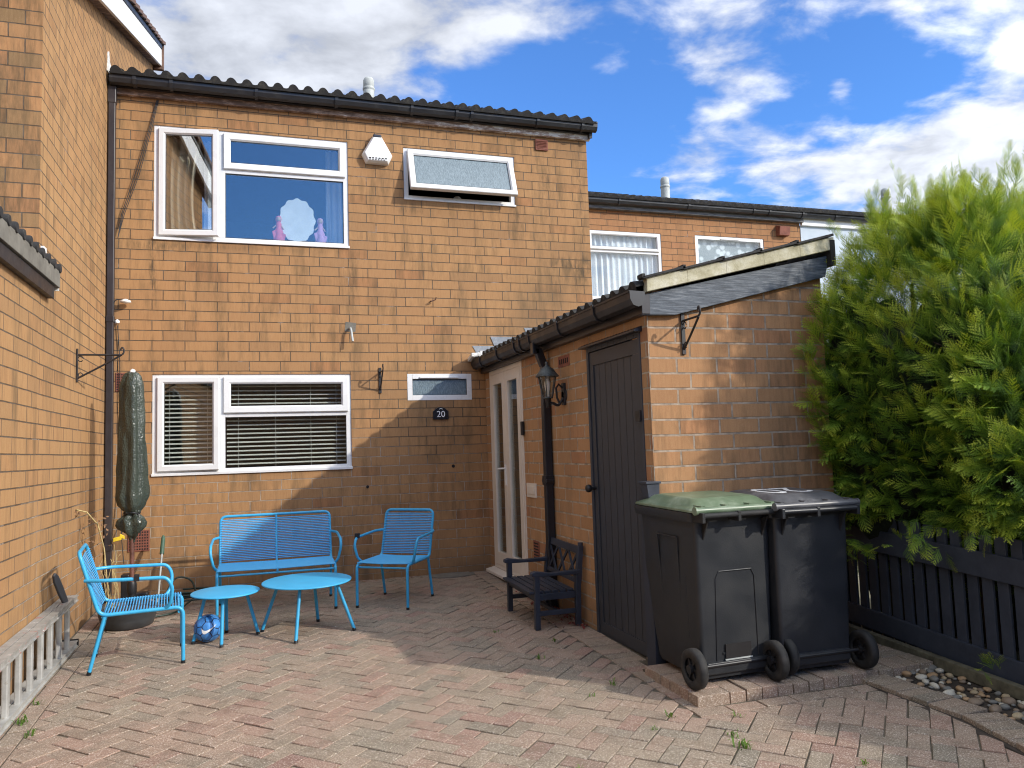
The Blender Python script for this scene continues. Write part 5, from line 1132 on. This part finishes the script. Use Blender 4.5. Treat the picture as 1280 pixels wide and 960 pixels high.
# pebbles
random.seed(21); pm = []
for nm, c in (('grey_pebble', (.19,.185,.165)), ('buff_pebble', (.42,.33,.20)), ('pale_pebble', (.56,.52,.42)), ('brown_pebble', (.24,.18,.125)), ('rusty_pebble', (.40,.26,.14))): pm.append(plain(nm, c, .65, var=.25, scale=18, dirt=.3))
meshes = []
for i in range(10):
    bm = bmesh.new(); bmesh.ops.create_icosphere(bm, subdivisions=3, radius=1)
    for v in bm.verts: v.co *= 1+.16*noise.noise(v.co*1.1+Vector((i*7, 0, 0)))
    for q in bm.faces: q.smooth = True
    me = bpy.data.meshes.new('pebble'); bm.to_mesh(me); bm.free(); me.materials.append(pm[i % 5]); meshes.append(me)
placed = []
for k in range(2600):
    y = random.uniform(-5.6, -3.95); x = random.uniform(fence_x(y)+.22 if y < -4.45 else 4.75, F0.x+(F1.x-F0.x)*(F0.y-y)/4.06-.14)
    s = random.choice((.011, .014, .017, .020, .024, .030))
    if x < 4.6 or any((x-a)**2+(y-c)**2 < ((s+d)*.82)**2 for a, c, d in placed): continue
    placed.append((x, y, s)); pk_ = random.randrange(10); o = bpy.data.objects.new('pebble', meshes[pk_]); col.objects.link(o); o.location = (x, y, gz(y)+s*.25+.004); o.scale = (s*random.uniform(.9,1.35), s*random.uniform(.8,1.1), s*random.uniform(.6,.8)); o.rotation_euler = (random.uniform(-.2,.2), random.uniform(-.2,.2), random.random()*6.3)
    sz_ = 'small' if s < .016 else 'large' if s > .022 else 'medium'; pc_ = ('grey', 'buff', 'pale', 'dark brown', 'rusty')[pk_ % 5]; wh_ = 'beside the bins' if y > -4.4 else 'midway along the strip' if y > -4.85 else 'at the near end'
    tag(o, f'{sz_} {pc_} pebble below the fence, {wh_}', 'pebble', f'{sz_} {pc_} pebbles {wh_}')
    if len(placed) > 190: break

# ================================================================== conifer hedge
def spray_template(seed):
    """flat feathery spray in local x (length) y (width): returns verts (n,3) and quads"""
    rs_ = random.Random(seed); V, F = [], []
    def quad(p, d, L, w):
        nx, ny = -d[1], d[0]; b0 = len(V); z = rs_.uniform(-.01, .01)
        V.extend([(p[0], p[1], z), (p[0]+d[0]*L*.45+nx*w, p[1]+d[1]*L*.45+ny*w, z+.006), (p[0]+d[0]*L, p[1]+d[1]*L, z-.01), (p[0]+d[0]*L*.45-nx*w, p[1]+d[1]*L*.45-ny*w, z+.004)]); F.append((b0, b0+1, b0+2, b0+3))
    def blade(p, a, L, step):        # a scaly branchlet: thin spine with short barbs on both sides
        d = (math.cos(a), math.sin(a)); quad(p, d, L, .010); m_ = max(2, int(L/step))
        for j in range(m_):
            q = (j+.4)/m_; l2 = min(.085, L*.30)*(1-q*.75)+.012; pp = (p[0]+d[0]*L*q, p[1]+d[1]*L*q)
            for s2 in (-1, 1): a2 = a+s2*R(36); quad(pp, (math.cos(a2), math.sin(a2)), l2, .0085)
    blade((.0, 0), 0, 1., .06)
    n = 6
    for i in range(n):
        t_ = .12+.74*i/(n-1); L = (.50*(1-t_)**.8+.09)*rs_.uniform(.85, 1.15)
        for s in (-1, 1):
            tt_ = t_+s*.03+rs_.uniform(-.02, .02); a = s*R(40+rs_.uniform(-6, 6)); blade((tt_, 0), a, L, .062)
    return np.array(V), np.array(F)
temps = [spray_template(i) for i in range(6)]
def sprays(name, items, mat, parent):
    """items: (pos, dir, normal, length, tone, template, droop)"""
    VV, FF, TT = [], [], []; base = 0
    for pos, d, nn, L, tone, ti, dr in items:
        V, F = temps[ti]; x, y, z = V[:,0], V[:,1], V[:,2]
        d = d/np.linalg.norm(d); s = np.cross(nn, d); s /= max(np.linalg.norm(s), 1e-6); n3 = np.cross(d, s)
        P = pos+L*(x[:,None]*d+y[:,None]*s*.85+(z-dr*x*x)[:,None]*n3); VV.append(P); FF.append(F+base); base += len(V)
        TT.append(np.clip(tone+.6*(x[F].mean(1)-.5), 0, 1))
    VV = np.concatenate(VV).astype(np.float32); FF = np.concatenate(FF).astype(np.int32); TT = np.concatenate(TT).astype(np.float32)
    me = bpy.data.meshes.new(name); me.vertices.add(len(VV)); me.vertices.foreach_set('co', VV.ravel()); me.loops.add(FF.size); me.loops.foreach_set('vertex_index', FF.ravel())
    me.polygons.add(len(FF)); me.polygons.foreach_set('loop_start', np.arange(0, FF.size, 4, dtype=np.int32)); me.polygons.foreach_set('loop_total', np.full(len(FF), 4, dtype=np.int32)); me.update(calc_edges=True)
    a = me.attributes.new('tone', 'FLOAT', 'FACE'); a.data.foreach_set('value', TT); me.materials.append(mat)
    o = bpy.data.objects.new(name, me); col.objects.link(o)
    if parent: o.parent = parent; o.matrix_parent_inverse = wm(parent).inverted()
    return o
hg = empty('conifer_hedge', (6.0, -4.3, 0), 'tall bushy bright green conifer hedge overhanging the dark fence at the right edge', 'hedge', tilt=False)
HX0, HX1, HY0, HY1, HZ0 = 5.20, 6.9, -7.6, -3.0, .12
rs_ = np.random.default_rng(4)
def htop(y): return 2.68-1.0*max(0, y+3.95) if y > -4.75 else max(.9, 2.68-(-4.75-y)*3.4)     # the hedge steps down towards the road
def hbulge(p): return .17*noise.noise(Vector((p[0]*1.3, p[1]*1.3, p[2]*.8)))+.13*noise.noise(Vector(p)*3.4+Vector((5,2,1)))
def hface(z): return .0 if z > .9 else (.9-z)*.9         # the foliage thins out behind the fence
items = []
def add_spray(p, n_, dep, low=False):
    bl_ = hbulge(p); z = p[2]; q = p+n_*(bl_-dep)
    if n_[0] < -.3: q[0] += hface(z)-.27*math.exp(-((q[1]+3.97)/.34)**2)*min(1, max(0, (z-.7)/.5))*min(1, max(.3, (2.6-z)/.5))
    if q[2] < .74 and q[0] < 5.46: q[0] = 5.46+.1*rs_.random()
    d = n_*rs_.uniform(.55, .9)+np.array([0, 0, .75 if z > 1.8 else .45])+rs_.normal(0, .26, 3)
    if z < 1.0: d[2] -= rs_.uniform(.1, .5)
    if z < .72: d[0] = abs(d[0])*.3; d[2] = abs(d[2])
    # the flat of each spray tends to face outwards
    nn = n_*.5+np.array([0, 0, .45])+rs_.normal(0, .55, 3)
    tone = .40+.50*rs_.random()+.24*min(1, max(0, (z-1.2)/1.2))-(.34 if dep > .02 else 0)+bl_*1.1  # inner sprays darkened, upper ones brightened: shade and sunlight put into the tone
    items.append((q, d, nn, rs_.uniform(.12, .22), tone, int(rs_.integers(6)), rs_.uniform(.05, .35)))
def corner_round(x, y):
    cx, cy = (HX0+HX1)/2, -4.2; return 0
N_side = 10000
for k in range(N_side):
    y = HY1+(HY0-HY1)*rs_.random()**1.15; zt = htop(y); z = HZ0+(zt-HZ0)*rs_.random(); lay = rs_.random(); dep = 0 if lay < .42 else rs_.uniform(.08, .36)
    n_ = np.array([-1., -.25, .0]); e = max(0, (z-(zt-.5))/.5); n_[2] = .7*e; n_ /= np.linalg.norm(n_)
    add_spray(np.array([HX0+.28*e*e+max(0, (y+3.6))*.0, y, z]), n_, dep)
for k in range(3600):
    x = HX0+.15+(HX1-HX0-.15)*rs_.random(); y = HY1+(HY0-HY1)*rs_.random(); n_ = np.array([-.1, -.25, 1.]); n_ /= np.linalg.norm(n_); 
    if -5.35 < y < -4.75: n_ = np.array([-.1, -.8, .55])
    add_spray(np.array([x, y, htop(y)-.03]), n_, 0 if rs_.random() < .6 else rs_.uniform(.05, .3))
for k in range(1300):
    y = -4.75-rs_.random()*.55; x = HX0+(HX1-HX0)*rs_.random(); z = 1.2+(htop(y)-1.2)*rs_.random()**.5; add_spray(np.array([x, y-.1, z]), np.array([-.2, -.9, .3]), rs_.uniform(0, .3))
for k in range(700):
    x = HX0+(HX1-HX0)*rs_.random(); z = .3+2.2*rs_.random(); add_spray(np.array([x, HY1, z]), np.array([0, 1., .1]), rs_.uniform(0, .2))
    add_spray(np.array([HX1, HY1+(HY0-HY1)*rs_.random(), min(z, 1.2)]), np.array([1., 0, .1]), rs_.uniform(0, .2))
# leading shoots that break the top outline
for k in range(210):
    x, y = rs_.uniform(HX0+.08, HX1-.1), rs_.uniform(-5.0, -3.7); z = htop(y)-.08+.15*noise.noise(Vector((x*1.3, y*1.3, 0))); H = rs_.uniform(.14, .42); lean = rs_.normal(0, .12, 2)
    for j in range(11):
        t_ = j/10; c = np.array([x+lean[0]*t_, y+lean[1]*t_, z+H*t_]); a = rs_.random()*6.28; d = np.array([math.cos(a)*(1-t_*.8), math.sin(a)*(1-t_*.8), .7+t_])
        items.append((c, d, np.cross(d, rs_.normal(0,1,3)), rs_.uniform(.11, .17)*(1.15-.5*t_), .75+.25*rs_.random(), int(rs_.integers(6)), .1))
# drooping outliers over the fence and against the outbuilding
for (cx, cy, cz, nn_) in ((5.06, -4.50, .72, 16), (5.02, -3.98, 1.36, 14), (5.05, -3.95, 1.0, 10), (5.06, -3.95, 1.8, 10), (5.12, -4.9, .85, 10), (5.12, -3.9, .9, 40), (5.15, -3.92, 1.5, 40), (5.15, -3.92, 2.0, 30), (5.1, -3.85, .6, 20)):
    for k in range(nn_):
        c = np.array([cx, cy, cz])+rs_.normal(0, .065, 3); d = np.array([-.7, -.35, .0])+rs_.normal(0, .45, 3); items.append((c, d, np.array([0,0,1.])+rs_.normal(0,.3,3), rs_.uniform(.11,.19), .6+.3*rs_.random(), int(rs_.integers(6)), .25))
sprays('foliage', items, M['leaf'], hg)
# inner twigs and stems
b = MB(); random.seed(8)
for k in range(7):
    x = 5.75+.12*k+random.uniform(-.05,.05); y = -4.9+(HY1+4.7)*((k*.37) % 1); b.tube([(x, y, -.12), (x+random.uniform(-.05,.05), y+random.uniform(-.05,.05), .9), (x+random.uniform(-.1,.1), y, 1.7), (x, y, 2.45)], [.05,.04,.03,.012], 8)
for k in range(90):
    x = random.uniform(5.5, 6.4); y = random.uniform(-4.8, HY1-.2); z = random.uniform(.3, 2.1); a = random.uniform(0, 6.28); L = random.uniform(.3, .5); b.tube([(x, y, z), (x+L*.5*math.cos(a), y+L*.5*math.sin(a), z+.1), (x+L*math.cos(a), y+L*math.sin(a), z+.16)], [.008,.006,.003], 5)
b.build('stems', M['bark'], hg)
bm = bmesh.new(); ny, nz_ = 40, 16; vs = []  # solid dark core added to block light and darken the gaps
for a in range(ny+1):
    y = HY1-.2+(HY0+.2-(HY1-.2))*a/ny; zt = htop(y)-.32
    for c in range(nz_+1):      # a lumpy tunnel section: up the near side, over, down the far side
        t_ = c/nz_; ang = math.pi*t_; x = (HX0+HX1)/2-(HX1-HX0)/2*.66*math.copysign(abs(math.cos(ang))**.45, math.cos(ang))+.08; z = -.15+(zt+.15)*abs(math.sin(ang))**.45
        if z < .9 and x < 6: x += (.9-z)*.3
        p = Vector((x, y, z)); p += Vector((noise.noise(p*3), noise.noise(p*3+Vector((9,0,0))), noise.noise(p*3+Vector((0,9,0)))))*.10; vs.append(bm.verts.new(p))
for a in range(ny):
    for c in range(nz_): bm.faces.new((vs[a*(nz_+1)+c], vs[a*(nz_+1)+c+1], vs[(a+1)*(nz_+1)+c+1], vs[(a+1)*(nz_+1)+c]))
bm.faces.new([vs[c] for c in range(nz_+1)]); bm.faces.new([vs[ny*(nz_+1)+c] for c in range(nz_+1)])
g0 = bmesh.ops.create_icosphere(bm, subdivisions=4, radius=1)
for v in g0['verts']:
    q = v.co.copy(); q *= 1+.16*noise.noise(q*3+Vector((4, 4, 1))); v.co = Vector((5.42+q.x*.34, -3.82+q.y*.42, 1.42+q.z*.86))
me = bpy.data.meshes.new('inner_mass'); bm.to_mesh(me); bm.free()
t = NT('dark_hedge_core'); n = t.noise(26, 5, .7); M['inner'] = t.done(t.ramp(n, [(.35, (.006,.010,.004)), (.6, (.02,.028,.009)), (.75, (.05,.035,.02))]), 1.); t.bump(n, .05, 1.)
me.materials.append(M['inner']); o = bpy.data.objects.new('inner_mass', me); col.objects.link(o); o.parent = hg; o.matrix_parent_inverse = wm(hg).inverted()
# hedge seedling poking through the fence
sd2 = empty('conifer_seedling', gl(4.98, -4.98, .1), 'small green conifer sprig poking through the bottom of the fence', 'plant')
its = []
for k in range(12): d = np.array([-.5, -.2, .5])+rs_.normal(0, .5, 3); its.append((np.array([5.03, -4.93, gz(-5)+.17])+rs_.normal(0, .025, 3), d, np.array([0,0,1.])+rs_.normal(0,.4,3), rs_.uniform(.07,.12), .6+.3*rs_.random(), int(rs_.integers(6)), .15))
sprays('foliage', its, M['leaf'], sd2)

# ================================================================== twigs and dirt against the house
b = MB(); rd_ = random.Random(31)
for k in range(170):
    x = rd_.uniform(.75, 3.1) if k < 130 else rd_.uniform(.0, .7); y = -.02-abs(rd_.gauss(0, .07)); a = rd_.random()*3.14; L = rd_.uniform(.008, .035); z = gz(y)+.004+rd_.random()*.008; d = Vector((math.cos(a), math.sin(a)*.6, rd_.uniform(-.1,.25)))*L; n_ = Vector((-d.y, d.x, 0))*.16
    c = Vector((x, y, z)); b.add([c-d-n_*.3, c-d*.1+n_, c+d, c-d*.1-n_+Vector((0,0,.004))], [(0,1,2,3)])
tag(b.build('leaf_litter', M['deadleaf']), 'thin line of dead twigs and dirt along the foot of the house wall', 'litter', kind='stuff')
# ================================================================== weeds in the joints
def weed(x, y, s, label, n=14, spread=.5):
    b = MB(); rw = random.Random(int(x*1000+y*77)); tones = []
    for k in range(n):
        a = rw.random()*6.28; L = s*rw.uniform(.5, 1.1); q = Vector((math.cos(a), math.sin(a), 0)); w = Vector((-q.y, q.x, 0))*L*.07; o_ = Vector((x, y, gz(y)-.004))+Vector((rw.gauss(0, s*.25), rw.gauss(0, s*.25), 0)); h = Vector((0,0,L*rw.uniform(.35,.9)))
        m_ = o_+q*L*spread*.5+h*.7; e = o_+q*L*spread+h*.8; b.add([o_-w*.5, o_+w*.5, m_+w, m_-w], [(0,1,2,3)]); b.add([m_-w, m_+w, e], [(0,1,2)])
    o = b.build('weed', M['weed']); at = o.data.attributes.new('tone', 'FLOAT', 'FACE'); at.data.foreach_set('value', [rw.random() for _ in o.data.polygons]); tag(o, label, 'weed')
weed(3.42, -5.0, .075, 'largest grass tuft in the foreground paving, below the left bin wheel', 26)
weed(3.46, -4.86, .06, 'narrow grass blades just behind the largest foreground tuft', 14)
weed(3.25, -3.95, .05, 'small weed in a paving joint nearest the dark store door')
weed(3.02, -3.30, .05, 'small weed in the paving between the bench and the store door')
weed(2.95, -2.55, .045, 'tiny weed in the shaded paving in front of the navy bench')
weed(3.05, -4.10, .04, 'tiny weed in a joint left of the platform corner')
weed(3.14, -4.66, .035, 'tiny moss tuft left of the grass tuft in the front paving')
weed(2.62, -4.95, .04, 'tiny weed in the sunlit paving in the middle foreground')
weed(3.80, -5.35, .045, 'small grass tuft in the shaded paving at the very front')
weed(3.27, -2.95, .05, 'weed in the joint between the navy bench and the dark door')
weed(.06, -3.34, .07, 'grass tuft in the paving joint nearest the ladder', 22)
weed(.07, -3.02, .05, 'small weed between the ladder and the paving, farther from the camera')
weed(.16, -3.55, .06, 'spiky weed in the second paving joint from the ladder')
weed(3.30, -4.52, .05, 'moss and weed at the left front corner of the bin platform')
weed(3.62, -4.66, .05, 'weed in the paving just in front of the bin platform')
